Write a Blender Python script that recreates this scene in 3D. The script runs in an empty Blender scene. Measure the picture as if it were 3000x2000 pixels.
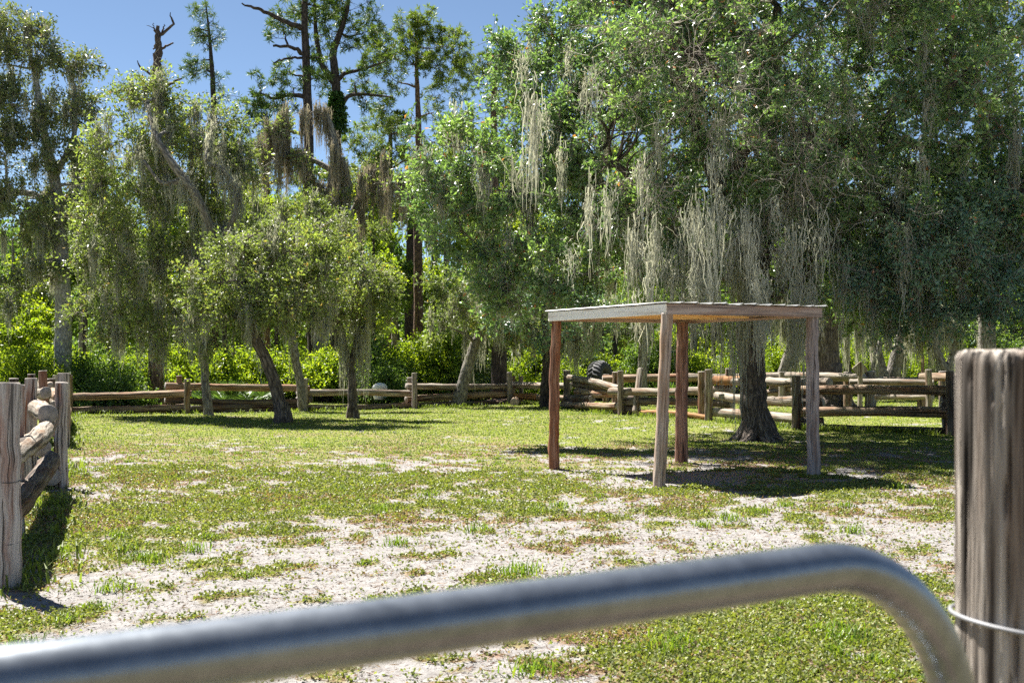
import bpy, math, random
import numpy as np
from mathutils import Vector

scene = bpy.context.scene
C = bpy.context.collection
R = math.radians

# ------------------------------------------------------------------ camera, sky, sun, exposure
CAM_H = 1.55
FPX = 3500.0            # focal length in pixels of a 3000 px wide frame
HOR = 1054.0            # height of the horizon in that frame
cam_d = bpy.data.cameras.new('camera')
cam = bpy.data.objects.new('camera', cam_d)
C.objects.link(cam)
cam.location = (0, 0, CAM_H)
cam.rotation_euler = (R(90), 0, 0)
cam_d.sensor_width = 36
cam_d.lens = 36 * FPX / 3000
cam_d.shift_y = (HOR - 1000) / 3000
cam_d.clip_start = 0.05
cam_d.clip_end = 2000
cam_d.dof.use_dof = True
cam_d.dof.focus_distance = 17
cam_d.dof.aperture_fstop = 7.5
scene.camera = cam

SUN_EL = R(58)
SUN_AZ = math.atan2(-0.67, 0.74)        # from +Y, clockwise
world = bpy.data.worlds.new('World')
scene.world = world
world.use_nodes = True
wn = world.node_tree
wn.nodes.clear()
sky = wn.nodes.new('ShaderNodeTexSky')
sky.sky_type = 'NISHITA'
sky.sun_disc = False
sky.sun_elevation = SUN_EL
sky.sun_rotation = SUN_AZ
sky.altitude = 2500
sky.air_density = 0.7
sky.dust_density = 0.1
sky.ozone_density = 4.0
bgn = wn.nodes.new('ShaderNodeBackground')
bgn.inputs['Strength'].default_value = 0.055
wo = wn.nodes.new('ShaderNodeOutputWorld')
tint = wn.nodes.new('ShaderNodeMix'); tint.data_type = 'RGBA'; tint.blend_type = 'MULTIPLY'
tint.inputs[0].default_value = 1; tint.inputs[7].default_value = (1.0, 0.90, 0.76, 1)
wn.links.new(sky.outputs[0], tint.inputs[6]); wn.links.new(tint.outputs[2], bgn.inputs[0])
wn.links.new(bgn.outputs[0], wo.inputs[0])

sd = bpy.data.lights.new('sun', 'SUN')
sd.energy = 4.6
sd.angle = R(0.5)
sd.color = (1.0, 0.95, 0.86)
so = bpy.data.objects.new('sun', sd)
C.objects.link(so)
sv = Vector((math.sin(SUN_AZ) * math.cos(SUN_EL), math.cos(SUN_AZ) * math.cos(SUN_EL), math.sin(SUN_EL)))
so.rotation_euler = sv.to_track_quat('Z', 'Y').to_euler()
so.location = (-20, 30, 40)

scene.view_settings.view_transform = 'Standard'
scene.view_settings.look = 'None'
scene.view_settings.exposure = 2.0
scene.view_settings.gamma = 1
cy = scene.cycles
cy.max_bounces = 12
cy.diffuse_bounces = 9
cy.glossy_bounces = 2
cy.transmission_bounces = 6
cy.transparent_max_bounces = 4
cy.use_denoising = False
cy.sample_clamp_indirect = 4
cy.use_adaptive_sampling = True
cy.adaptive_threshold = 0.02


def P(px, py, d):
    """a point d metres in front of the camera, seen at (px, py) of the 3000 x 2000 frame"""
    return np.array([(px - 1500) * d / FPX, d, CAM_H - (py - HOR) * d / FPX])


# ------------------------------------------------------------------ helpers
def tag(o, label=None, cat=None, group=None, kind=None):
    if label: o['label'] = label
    if cat: o['category'] = cat
    if group: o['group'] = group
    if kind: o['kind'] = kind
    return o


def empty(name, loc):
    o = bpy.data.objects.new(name, None)
    C.objects.link(o)
    o.location = tuple(float(v) for v in loc)
    o.empty_display_size = 0.3
    return o


def unit(a):
    return a / np.maximum(np.linalg.norm(a, axis=-1, keepdims=True), 1e-9)


LS = 1.25               # leaf scale
DEN = 9.5


class MB:
    """collects vertices, faces and per-vertex attributes; build() links ONE mesh object"""
    def __init__(self):
        self.V = []; self.Q = []; self.T = []; self.W = []; self.Rn = []
        self.n = 0; self.nq = []; self.nt = []; self.poly = []

    def add(self, V, Q=None, T=None, wc=None, rnd=None, mi=0):
        V = np.asarray(V, dtype=np.float64).reshape(-1, 3)
        if Q is not None and len(Q):
            self.Q.append(np.asarray(Q).reshape(-1, 4) + self.n); self.nq.append(np.full(len(self.Q[-1]), mi))
        if T is not None and len(T):
            self.T.append(np.asarray(T).reshape(-1, 3) + self.n); self.nt.append(np.full(len(self.T[-1]), mi))
        self.V.append(V)
        self.W.append(V.copy() if wc is None else np.asarray(wc).reshape(-1, 3))
        self.Rn.append(np.zeros(len(V)) if rnd is None else np.asarray(rnd).reshape(-1))
        self.n += len(V)

    def build(self, name, mats, parent=None, smooth=True):
        V = np.concatenate(self.V)
        if parent is not None:
            V = V - np.array(parent.location)
        me = bpy.data.meshes.new(name)
        Q = np.concatenate(self.Q) if self.Q else np.zeros((0, 4), int)
        T = np.concatenate(self.T) if self.T else np.zeros((0, 3), int)
        me.vertices.add(len(V)); me.vertices.foreach_set('co', V.astype(np.float32).ravel())
        nl = Q.size + T.size
        me.loops.add(nl)
        me.loops.foreach_set('vertex_index', np.concatenate([Q.ravel(), T.ravel()]).astype(np.int32))
        npoly = len(Q) + len(T)
        me.polygons.add(npoly)
        st = np.concatenate([np.arange(len(Q)) * 4, Q.size + np.arange(len(T)) * 3]).astype(np.int32)
        me.polygons.foreach_set('loop_start', st)
        mi = np.concatenate(self.nq + self.nt) if (self.nq or self.nt) else np.zeros(0)
        me.polygons.foreach_set('material_index', mi.astype(np.int32))
        me.polygons.foreach_set('use_smooth', np.full(npoly, bool(smooth)))
        a = me.attributes.new('wc', 'FLOAT_VECTOR', 'POINT')
        a.data.foreach_set('vector', np.concatenate(self.W).astype(np.float32).ravel())
        a = me.attributes.new('rnd', 'FLOAT', 'POINT')
        a.data.foreach_set('value', np.concatenate(self.Rn).astype(np.float32))
        me.update(calc_edges=True)
        if not isinstance(mats, (list, tuple)): mats = [mats]
        for m in mats: me.materials.append(m)
        o = bpy.data.objects.new(name, me)
        C.objects.link(o)
        if parent is not None: o.parent = parent
        return o


def tubes(mb, paths, radii, sides=6, rng=None, rough=0.0, mi=0, ref=None, rnd=None):
    """paths [N,S,3], radii [N,S]: N tubes of S rings each"""
    paths = np.asarray(paths, float); radii = np.asarray(radii, float)
    N, S, _ = paths.shape
    t = unit(np.gradient(paths, axis=1))
    mean = unit(paths[:, -1] - paths[:, 0])
    if ref is None:
        k = np.argmin(np.abs(mean), axis=1)
        rf = np.zeros((N, 3)); rf[np.arange(N), k] = 1
    else:
        rf = np.tile(np.asarray(ref, float), (N, 1))
    n1 = unit(np.cross(t, rf[:, None, :])); n2 = np.cross(t, n1)
    th = np.arange(sides) * 2 * np.pi / sides
    c, s = np.cos(th), np.sin(th)
    rr = np.repeat(radii[:, :, None], sides, axis=2)
    if rough and rng is not None:
        rr = rr * (1 + rough * rng.standard_normal((N, S, sides)) + rough * 1.5 * rng.standard_normal((N, 1, sides)))
    V = paths[:, :, None, :] + rr[..., None] * (n1[:, :, None, :] * c[None, None, :, None] + n2[:, :, None, :] * s[None, None, :, None])
    L = np.concatenate([np.zeros((N, 1)), np.cumsum(np.linalg.norm(np.diff(paths, axis=1), axis=2), axis=1)], axis=1)
    off = (rng.random((N, 3)) * 50) if rng is not None else np.zeros((N, 3))
    W = np.stack([rr * c, rr * s, np.repeat(L[:, :, None], sides, axis=2)], axis=-1) + off[:, None, None, :]
    idx = np.arange(N * S * sides).reshape(N, S, sides)
    a = idx[:, :-1, :]; b = idx[:, 1:, :]
    Q = np.stack([a, np.roll(a, -1, 2), np.roll(b, -1, 2), b], axis=-1).reshape(-1, 4)
    if rnd is None: rv = np.repeat((rng.random(N) if rng is not None else np.zeros(N)), S * sides)
    else: rv = np.repeat(rnd, S * sides)
    mb.add(V.reshape(-1, 3), Q=Q, wc=W.reshape(-1, 3), rnd=rv, mi=mi)


def cap(mb, c, ring, tdir, r, seed, mi=1, inset=0.012):
    """end grain: a slightly chamfered disc over a ring of points"""
    n = len(ring)
    inner = c + (ring - c) * 0.93 + tdir * inset
    V = np.concatenate([ring, inner, [c + tdir * inset]])
    i = np.arange(n); j = (i + 1) % n
    T = np.stack([n + i, n + j, np.full(n, 2 * n)], axis=1)
    Q = np.stack([i, j, n + j, n + i], axis=1)
    rad = np.linalg.norm(V - c, axis=1)
    u = unit(V - c)
    W = np.stack([np.concatenate([np.full(n, r), np.full(n, r * .93), [0]]), np.full(len(V), seed * 3.7), np.zeros(len(V))], axis=1)
    th = np.concatenate([np.arange(n), np.arange(n), [0]]) * 2 * np.pi / n
    W = np.stack([W[:, 0] * np.cos(th), W[:, 0] * np.sin(th), np.full(len(V), seed * 3.7)], axis=1)
    mb.add(V, Q=Q, T=T, wc=W, rnd=np.full(len(V), (seed * .37) % 1), mi=mi)


def log_mesh(mb, p0, p1, r0, r1, seed, sides=16, S=14, bend=0.01, rough=0.015, knots=2):
    g = np.random.default_rng(seed)
    p0 = np.asarray(p0, float); p1 = np.asarray(p1, float)
    t = np.linspace(0, 1, S)
    L = np.linalg.norm(p1 - p0)
    d = unit(p1 - p0)
    bv = g.standard_normal(3) * bend * L; bv -= d * bv.dot(d)
    path = p0 + (p1 - p0) * t[:, None] + bv * np.sin(t * np.pi)[:, None]
    path[1:-1] += g.standard_normal((S - 2, 3)) * 0.004
    rad = r0 + (r1 - r0) * t
    rad = rad * (1 + 0.03 * np.sin(t * 9 + g.random() * 6))
    k = int(np.argmin(np.abs(d))); rf = np.zeros(3); rf[k] = 1
    tt = unit(np.gradient(path, axis=0))
    n1 = unit(np.cross(tt, rf)); n2 = np.cross(tt, n1)
    th = np.arange(sides) * 2 * np.pi / sides
    prof = 1 + rough * 1.6 * g.standard_normal(sides)
    rr = rad[:, None] * prof[None, :] * (1 + rough * 0.7 * g.standard_normal((S, sides)))
    for q in range(knots):
        i = g.integers(1, S - 1); j = g.integers(sides)
        rr[i, j] *= 1.09
    V = path[:, None, :] + rr[..., None] * (n1[:, None, :] * np.cos(th)[None, :, None] + n2[:, None, :] * np.sin(th)[None, :, None])
    off = g.random(3) * 40
    W = np.stack([rr * np.cos(th), rr * np.sin(th), np.repeat((t * L)[:, None], sides, axis=1)], axis=-1) + off
    idx = np.arange(S * sides).reshape(S, sides)
    a = idx[:-1]; b = idx[1:]
    Q = np.stack([a, np.roll(a, -1, 1), np.roll(b, -1, 1), b], axis=-1).reshape(-1, 4)
    mb.add(V.reshape(-1, 3), Q=Q, wc=W.reshape(-1, 3), rnd=np.full(S * sides, g.random()))
    cap(mb, path[-1], V[-1], d, r1, seed)
    cap(mb, path[0], V[0][::-1], -d, r0, seed + 11)


def box(mb, c, s, ax=(1, 0, 0), mi=0, bev=0.006, seed=0):
    """bevelled box: centre c, size s (along ax, across, up)"""
    ax = unit(np.array([ax[0], ax[1], 0.0])); ay = np.array([-ax[1], ax[0], 0]); az = np.array([0, 0, 1.0])
    h = np.array(s) / 2
    b = min(bev, h.min() * .5)
    V = []; W = []
    for lv, sh in ((-h[2], b), (-h[2] + b, 0), (h[2] - b, 0), (h[2], b)):
        a, c2 = h[0] - sh, h[1] - sh
        for u, v in ((-a, -c2 + b), (-a + b, -c2), (a - b, -c2), (a, -c2 + b), (a, c2 - b), (a - b, c2), (-a + b, c2), (-a, c2 - b)):
            V.append(np.array(c) + ax * u + ay * v + az * lv); W.append((v + seed, lv + seed * 2.3, u))
    V = np.array(V); idx = np.arange(32).reshape(4, 8)
    a = idx[:-1]; bb = idx[1:]
    Q = np.stack([a, np.roll(a, -1, 1), np.roll(bb, -1, 1), bb], axis=-1).reshape(-1, 4)
    T = []
    for q in range(1, 7):
        T.append((24, 24 + q, 24 + q + 1)); T.append((0, q + 1, q))
    mb.add(V, Q=Q, T=T, wc=np.array(W), rnd=np.full(32, (seed * .61) % 1), mi=mi)


# ------------------------------------------------------------------ noise in python (ground cover shared by mesh and plants)
def _hash(ix, iy, s):
    h = (ix.astype(np.int64) * 374761393 + iy.astype(np.int64) * 668265263 + s * 1442695041) & 0xffffffff
    h = ((h ^ (h >> 13)) * 1274126177) & 0xffffffff
    h = h ^ (h >> 16)
    return (h & 0xffffff) / float(0xffffff)


def vnoise(x, y, s):
    ix = np.floor(x); iy = np.floor(y); fx = x - ix; fy = y - iy
    fx = fx * fx * (3 - 2 * fx); fy = fy * fy * (3 - 2 * fy)
    a = _hash(ix, iy, s); b = _hash(ix + 1, iy, s); c = _hash(ix, iy + 1, s); d = _hash(ix + 1, iy + 1, s)
    return (a * (1 - fx) + b * fx) * (1 - fy) + (c * (1 - fx) + d * fx) * fy


def fbm(x, y, s, o=4):
    v = 0; a = .5; t = 0
    for k in range(o):
        v = v + a * vnoise(x, y, s + k); t += a; a *= .55; x = x * 2.03 + 7.1; y = y * 2.03 - 3.7
    return v / t


def sstep(a, b, x):
    t = np.clip((x - a) / (b - a), 0, 1)
    return t * t * (3 - 2 * t)


def height(x, y):
    return 0.10 * (fbm(x * .25, y * .25, 5, 2) - .5) + 0.035 * (fbm(x * 1.7, y * 1.7, 9, 3) - .5)


SAND = [(-4.5, 6.2), (-2.9, 6.9), (-2.0, 8.1), (-.8, 9.5), (.9, 10.5), (2.5, 11.0), (3.6, 10.0), (6.5, 10.2)]


def seg_dist(x, y, pts):
    best = np.full(np.shape(x), 99.0)
    for (x0, y0), (x1, y1) in zip(pts[:-1], pts[1:]):
        dx, dy = x1 - x0, y1 - y0
        t = np.clip(((x - x0) * dx + (y - y0) * dy) / (dx * dx + dy * dy), 0, 1)
        best = np.minimum(best, np.hypot(x - x0 - t * dx, y - y0 - t * dy))
    return best


def thresh(x, y):
    t = 0.22 + 0.20 * sstep(26, 15, y) + 0.04 * sstep(16, 13, y)
    ds = seg_dist(x, y, SAND)
    t = t + 0.19 * sstep(2.3, 0.7, ds)
    t = np.where((y < 8), t + .20 * sstep(.6, -.2, x) * sstep(8, 7, y) * sstep(2.3, 3.0, ds + 1), t)
    t = t - 0.26 * sstep(.2, .9, x) * sstep(8.6, 7.4, y)
    t = np.where(y < 4.6, t - .5 * sstep(4.6, 4.0, y), t)  # unseen ground by the camera: cover added to darken the gate pipe's reflection
    t = t - .10 * sstep(-.5, -2.5, x) * sstep(9.0, 10.0, y) * sstep(15, 13, y)
    for cx, cy_, rx, ry, w in ((2.1, 15.6, 1.5, .75, .40), (.85, 16.5, 1.3, .35, .3), (-.9, 16.6, 1.0, .5, .16), (-2.6, 17.6, 1.2, .5, .16),
                               (5.9, 14.2, 1.0, .3, .22), (3.3, 18.6, .9, .35, .25), (-3.7, 14.5, .6, .7, .14), 
                               (-4.9, 13.0, .2, 1.2, .12), (1.0, 13.5, 1.5, .35, .1), (-6, 28, 2.5, .5, .12), (-5.6, 22, 1.2, .6, .16), (4.9, 23.1, 1.3, .9, .26)):
        t = t + w * np.exp(-((x - cx) / rx) ** 2 - ((y - cy_) / ry) ** 2)
    return t


def cover(x, y):
    v = .42 * fbm(x * 1.05, y * 1.0, 21, 4) + .58 * fbm(x * 4.6, y * 4.6, 41, 3)
    v = .5 + (v - .5) * 1.75
    t = thresh(x, y)
    return sstep(t - .05, t + .09, v), v - t


def dryness(x, y):
    return sstep(.44, .66, .6 * fbm(x * .8 + 30, y * .8, 77, 4) + .4 * fbm(x * 3.1, y * 3.1, 79, 3)) * (.35 + .65 * sstep(30, 15, y))


# ------------------------------------------------------------------ materials
def newmat(name):
    m = bpy.data.materials.new(name); m.use_nodes = True
    nt = m.node_tree; nt.nodes.clear()
    out = nt.nodes.new('ShaderNodeOutputMaterial')
    return m, nt, out


def N(nt, kind, **kw):
    n = nt.nodes.new(kind)
    for k, v in kw.items():
        if k.startswith('i_'):
            n.inputs[int(k[2:]) if k[2:].isdigit() else k[2:].replace('_', ' ')].default_value = v
        else: setattr(n, k, v)
    return n


def ramp(nt, stops, interp='LINEAR'):
    r = nt.nodes.new('ShaderNodeValToRGB')
    r.color_ramp.interpolation = interp
    e = r.color_ramp.elements
    while len(e) < len(stops): e.new(0.5)
    for k, (p, c) in enumerate(stops):
        e[k].position = p; e[k].color = (*c, 1) if len(c) == 3 else c
    return r


def attr(nt, name):
    return N(nt, 'ShaderNodeAttribute', attribute_name=name)


def leaf_mat(name, stops, trans=0.42, tcol=(1.25, 1.3, .5), rough=.5, spec=.5):
    m, nt, out = newmat(name)
    a = attr(nt, 'rnd'); r = ramp(nt, stops); nt.links.new(a.outputs['Fac'], r.inputs[0])
    p = N(nt, 'ShaderNodeBsdfPrincipled'); p.inputs['Roughness'].default_value = rough
    p.inputs['Specular IOR Level'].default_value = spec
    nt.links.new(r.outputs[0], p.inputs['Base Color'])
    mul = N(nt, 'ShaderNodeMix', data_type='RGBA', blend_type='MULTIPLY'); mul.inputs[0].default_value = 1
    nt.links.new(r.outputs[0], mul.inputs[6]); mul.inputs[7].default_value = (*tcol, 1)
    tr = N(nt, 'ShaderNodeBsdfTranslucent'); nt.links.new(mul.outputs[2], tr.inputs[0])
    mx = N(nt, 'ShaderNodeMixShader'); mx.inputs[0].default_value = trans
    nt.links.new(p.outputs[0], mx.inputs[1]); nt.links.new(tr.outputs[0], mx.inputs[2]); nt.links.new(mx.outputs[0], out.inputs[0])
    return m


def wood_mat(name, light, mid, dark, accent=None, grain=9.0, bump=.5, rough=.85, acc_amt=.5, crack=0.0):
    """weathered wood: streaks and checks along the piece"""
    m, nt, out = newmat(name)
    a = attr(nt, 'wc')
    def noise(sc, zs, det=4, ro=.6):
        mp = N(nt, 'ShaderNodeMapping'); mp.inputs['Scale'].default_value = (sc, sc, zs)
        nt.links.new(a.outputs['Vector'], mp.inputs[0])
        n = N(nt, 'ShaderNodeTexNoise'); n.inputs['Scale'].default_value = 1; n.inputs['Detail'].default_value = det; n.inputs['Roughness'].default_value = ro
        nt.links.new(mp.outputs[0], n.inputs['Vector']); return n
    n1 = noise(grain * 6, grain * .28)
    r1 = ramp(nt, [(.33, dark), (.46, mid), (.64, light)]); nt.links.new(n1.outputs[0], r1.inputs[0])
    col = r1.outputs[0]
    if accent:
        n2 = noise(grain * 1.5, grain * .18, 3)
        r2 = ramp(nt, [(.5 - .1 * acc_amt, (0, 0, 0)), (.74 - .2 * acc_amt, (1, 1, 1))]); nt.links.new(n2.outputs[0], r2.inputs[0])
        mx = N(nt, 'ShaderNodeMix', data_type='RGBA', blend_type='MIX')
        nt.links.new(r2.outputs[0], mx.inputs[0]); nt.links.new(col, mx.inputs[6])
        m2 = N(nt, 'ShaderNodeMix', data_type='RGBA', blend_type='MULTIPLY'); m2.inputs[0].default_value = .5
        m2.inputs[6].default_value = (*accent, 1); nt.links.new(r1.outputs[0], m2.inputs[7])
        m2.inputs[0].default_value = .35
        nt.links.new(m2.outputs[2], mx.inputs[7]); col = mx.outputs[2]
    n3 = noise(grain * 4.6, grain * .12, 2, .5)          # long checks
    r3 = ramp(nt, [(.33 + crack, (.07, .06, .055)), (.375 + crack, (1, 1, 1))]); nt.links.new(n3.outputs[0], r3.inputs[0])
    mm = N(nt, 'ShaderNodeMix', data_type='RGBA', blend_type='MULTIPLY'); mm.inputs[0].default_value = .85
    nt.links.new(col, mm.inputs[6]); nt.links.new(r3.outputs[0], mm.inputs[7])
    p = N(nt, 'ShaderNodeBsdfPrincipled'); p.inputs['Roughness'].default_value = rough; p.inputs['Specular IOR Level'].default_value = .25
    nt.links.new(mm.outputs[2], p.inputs['Base Color'])
    ad = N(nt, 'ShaderNodeMath', operation='MULTIPLY'); nt.links.new(n1.outputs[0], ad.inputs[0]); nt.links.new(r3.outputs[0], ad.inputs[1])
    b = N(nt, 'ShaderNodeBump'); b.inputs['Strength'].default_value = bump; b.inputs['Distance'].default_value = .012
    nt.links.new(ad.outputs[0], b.inputs['Height']); nt.links.new(b.outputs[0], p.inputs['Normal'])
    nt.links.new(p.outputs[0], out.inputs[0])
    return m


def endgrain_mat(name, light, dark):
    m, nt, out = newmat(name)
    a = attr(nt, 'wc')
    w = N(nt, 'ShaderNodeTexWave', wave_type='RINGS', rings_direction='Z'); w.inputs['Scale'].default_value = 26; w.inputs['Distortion'].default_value = 2.0
    w.inputs['Detail'].default_value = 2; w.inputs['Detail Scale'].default_value = .6
    nt.links.new(a.outputs['Vector'], w.inputs['Vector'])
    n = N(nt, 'ShaderNodeTexNoise'); n.inputs['Scale'].default_value = 18; n.inputs['Detail'].default_value = 4
    nt.links.new(a.outputs['Vector'], n.inputs['Vector'])
    ad = N(nt, 'ShaderNodeMath', operation='MULTIPLY_ADD'); nt.links.new(w.outputs['Fac'], ad.inputs[0]); ad.inputs[1].default_value = .35
    nt.links.new(n.outputs[0], ad.inputs[2])
    r = ramp(nt, [(.35, dark), (.8, light)]); nt.links.new(ad.outputs[0], r.inputs[0])
    p = N(nt, 'ShaderNodeBsdfPrincipled'); p.inputs['Roughness'].default_value = .9; nt.links.new(r.outputs[0], p.inputs['Base Color'])
    nt.links.new(p.outputs[0], out.inputs[0])
    return m


def bark_mat(name, light, dark, sc=14, zs=3.2, bump=1.0):
    m, nt, out = newmat(name)
    a = attr(nt, 'wc')
    mp = N(nt, 'ShaderNodeMapping'); mp.inputs['Scale'].default_value = (sc, sc, zs); nt.links.new(a.outputs['Vector'], mp.inputs[0])
    n0 = N(nt, 'ShaderNodeTexNoise'); n0.inputs['Scale'].default_value = .9; n0.inputs['Detail'].default_value = 2
    nt.links.new(mp.outputs[0], n0.inputs['Vector'])
    mv = N(nt, 'ShaderNodeMix', data_type='VECTOR'); mv.inputs[0].default_value = .35
    nt.links.new(mp.outputs[0], mv.inputs[4]); nt.links.new(n0.outputs['Color'], mv.inputs[5])
    v = N(nt, 'ShaderNodeTexVoronoi', feature='DISTANCE_TO_EDGE'); v.inputs['Scale'].default_value = 1.6
    nt.links.new(mv.outputs[1], v.inputs['Vector'])
    n = N(nt, 'ShaderNodeTexNoise'); n.inputs['Scale'].default_value = 2.2; n.inputs['Detail'].default_value = 4; nt.links.new(mp.outputs[0], n.inputs['Vector'])
    mu = N(nt, 'ShaderNodeMath', operation='MULTIPLY_ADD'); nt.links.new(v.outputs[0], mu.inputs[0]); mu.inputs[1].default_value = 1.3
    nt.links.new(n.outputs[0], mu.inputs[2])
    r = ramp(nt, [(.38, dark), (.95, light)]); nt.links.new(mu.outputs[0], r.inputs[0])
    p = N(nt, 'ShaderNodeBsdfPrincipled'); p.inputs['Roughness'].default_value = .95; p.inputs['Specular IOR Level'].default_value = .2
    nt.links.new(r.outputs[0], p.inputs['Base Color'])
    b = N(nt, 'ShaderNodeBump'); b.inputs['Strength'].default_value = bump; b.inputs['Distance'].default_value = .03
    nt.links.new(mu.outputs[0], b.inputs['Height']); nt.links.new(b.outputs[0], p.inputs['Normal'])
    nt.links.new(p.outputs[0], out.inputs[0])
    return m


def ramp_mat(name, stops, rough=.9, trans=0, spec=.2):
    return leaf_mat(name, stops, trans=trans, tcol=(1, 1, .9), rough=rough, spec=spec)


M = {}
M['oak_leaf'] = leaf_mat('oak_leaf', [(0, (.055, .105, .055)), (.4, (.12, .205, .095)), (.75, (.23, .35, .14)), (.955, (.36, .47, .18)), (.985, (.45, .20, .09))], trans=.42, rough=.36, spec=.8)
M['dark_oak_leaf'] = leaf_mat('dark_oak_leaf', [(0, (.06, .12, .085)), (.5, (.12, .225, .145)), (.9, (.24, .36, .20)), (.985, (.42, .19, .09))], trans=.28, rough=.36, spec=.8)
M['olive_leaf'] = leaf_mat('olive_leaf', [(0, (.075, .105, .045)), (.4, (.155, .205, .080)), (.8, (.29, .36, .12)), (.985, (.28, .19, .09))], trans=.45, rough=.42, spec=.6)
M['left_leaf'] = leaf_mat('left_leaf', [(0, (.075, .10, .055)), (.5, (.14, .175, .085)), (.9, (.22, .26, .10)), (.985, (.24, .16, .09))], trans=.35, rough=.42, spec=.6)
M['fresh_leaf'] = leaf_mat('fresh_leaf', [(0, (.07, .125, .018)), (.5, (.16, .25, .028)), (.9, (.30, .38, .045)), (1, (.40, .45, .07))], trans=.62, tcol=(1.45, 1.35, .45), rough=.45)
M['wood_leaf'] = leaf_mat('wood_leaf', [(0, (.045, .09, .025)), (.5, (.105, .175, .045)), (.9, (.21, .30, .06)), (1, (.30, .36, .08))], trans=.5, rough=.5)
M['needle'] = leaf_mat('needle', [(0, (.06, .10, .025)), (.5, (.13, .19, .04)), (.9, (.24, .31, .055)), (1, (.32, .24, .09))], trans=.35, rough=.5)
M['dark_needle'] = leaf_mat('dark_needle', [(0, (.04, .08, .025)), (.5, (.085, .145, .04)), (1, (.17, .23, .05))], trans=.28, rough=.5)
M['ivy_leaf'] = leaf_mat('ivy_leaf', [(0, (.02, .06, .012)), (.6, (.05, .12, .02)), (1, (.12, .2, .03))], trans=.3, rough=.4)
M['palmetto'] = leaf_mat('palmetto', [(0, (.05, .10, .03)), (1, (.11, .18, .05))], trans=.35, rough=.35)
M['moss'] = leaf_mat('moss', [(0, (.28, .285, .235)), (.5, (.42, .43, .36)), (1, (.58, .58, .50))], trans=.42, tcol=(1, .97, .8), rough=.95, spec=.1)
M['brown_moss'] = leaf_mat('brown_moss', [(0, (.22, .19, .15)), (.5, (.33, .295, .23)), (1, (.46, .42, .33))], trans=.3, tcol=(1, .95, .8), rough=.95, spec=.1)
M['twig'] = ramp_mat('twig', [(0, (.16, .14, .11)), (1, (.40, .37, .31))])
M['oak_bark'] = bark_mat('oak_bark', (.20, .165, .14), (.035, .028, .024), 13, 3.0)
M['grey_bark'] = bark_mat('grey_bark', (.30, .28, .25), (.08, .07, .06), 12, 4.0, .7)
M['pale_bark'] = bark_mat('pale_bark', (.42, .41, .38), (.15, .14, .13), 9, 5.0, .5)
M['pine_bark'] = bark_mat('pine_bark', (.24, .15, .11), (.05, .035, .03), 9, 3.0)
M['dark_bark'] = bark_mat('dark_bark', (.10, .08, .075), (.022, .018, .016), 9, 3.0)
M['dead_wood'] = bark_mat('dead_wood', (.16, .12, .10), (.04, .03, .028), 12, 2.0)
M['post_red'] = wood_mat('post_red', (.36, .21, .14), (.23, .105, .06), (.07, .035, .026), (.30, .12, .055), 8, acc_amt=.6)
M['post_tan'] = wood_mat('post_tan', (.52, .43, .36), (.37, .28, .22), (.16, .11, .085), (.42, .27, .17), 9, acc_amt=.2)
M['post_brown'] = wood_mat('post_brown', (.34, .22, .17), (.22, .125, .09), (.08, .045, .035), (.2, .10, .065), 8)
M['post_grey'] = wood_mat('post_grey', (.42, .37, .35), (.28, .235, .22), (.10, .08, .075), (.26, .18, .145), 9, acc_amt=.2)
M['fence_grey'] = wood_mat('fence_grey', (.50, .46, .43), (.34, .30, .27), (.11, .09, .08), (.30, .10, .04), 8, acc_amt=0, bump=.9, crack=.045)
M['rail_grey'] = wood_mat('rail_grey', (.37, .33, .28), (.225, .19, .155), (.055, .042, .034), (.22, .12, .06), 6, acc_amt=.15, bump=.9, crack=.045)
M['rail_brown'] = wood_mat('rail_brown', (.36, .28, .20), (.22, .16, .11), (.07, .05, .036), (.24, .10, .045), 6, acc_amt=.3, bump=.9, crack=.045)
M['rail_dark'] = wood_mat('rail_dark', (.18, .15, .12), (.10, .08, .065), (.03, .025, .02), (.14, .06, .03), 6, acc_amt=.2, bump=.9, crack=.045)
M['rail_orange'] = wood_mat('rail_orange', (.38, .22, .10), (.26, .12, .05), (.07, .035, .02), None, 6)
M['near_post'] = wood_mat('near_post', (.42, .385, .345), (.22, .19, .165), (.045, .036, .03), (.24, .16, .11), 8, bump=1.0, acc_amt=.0, crack=.055)
M['endgrain'] = endgrain_mat('endgrain', (.34, .30, .27), (.10, .085, .075))
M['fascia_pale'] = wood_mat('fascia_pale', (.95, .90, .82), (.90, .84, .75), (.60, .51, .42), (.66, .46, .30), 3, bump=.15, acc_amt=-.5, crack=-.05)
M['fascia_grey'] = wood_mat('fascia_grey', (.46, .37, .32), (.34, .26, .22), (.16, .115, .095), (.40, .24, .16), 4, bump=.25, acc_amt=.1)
M['ceiling_board'] = wood_mat('ceiling_board', (.95, .70, .36), (.90, .60, .27), (.75, .44, .17), None, 3, bump=.1, crack=-.1)  # orange glow of light bounced off the sand is put into this colour


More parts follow.
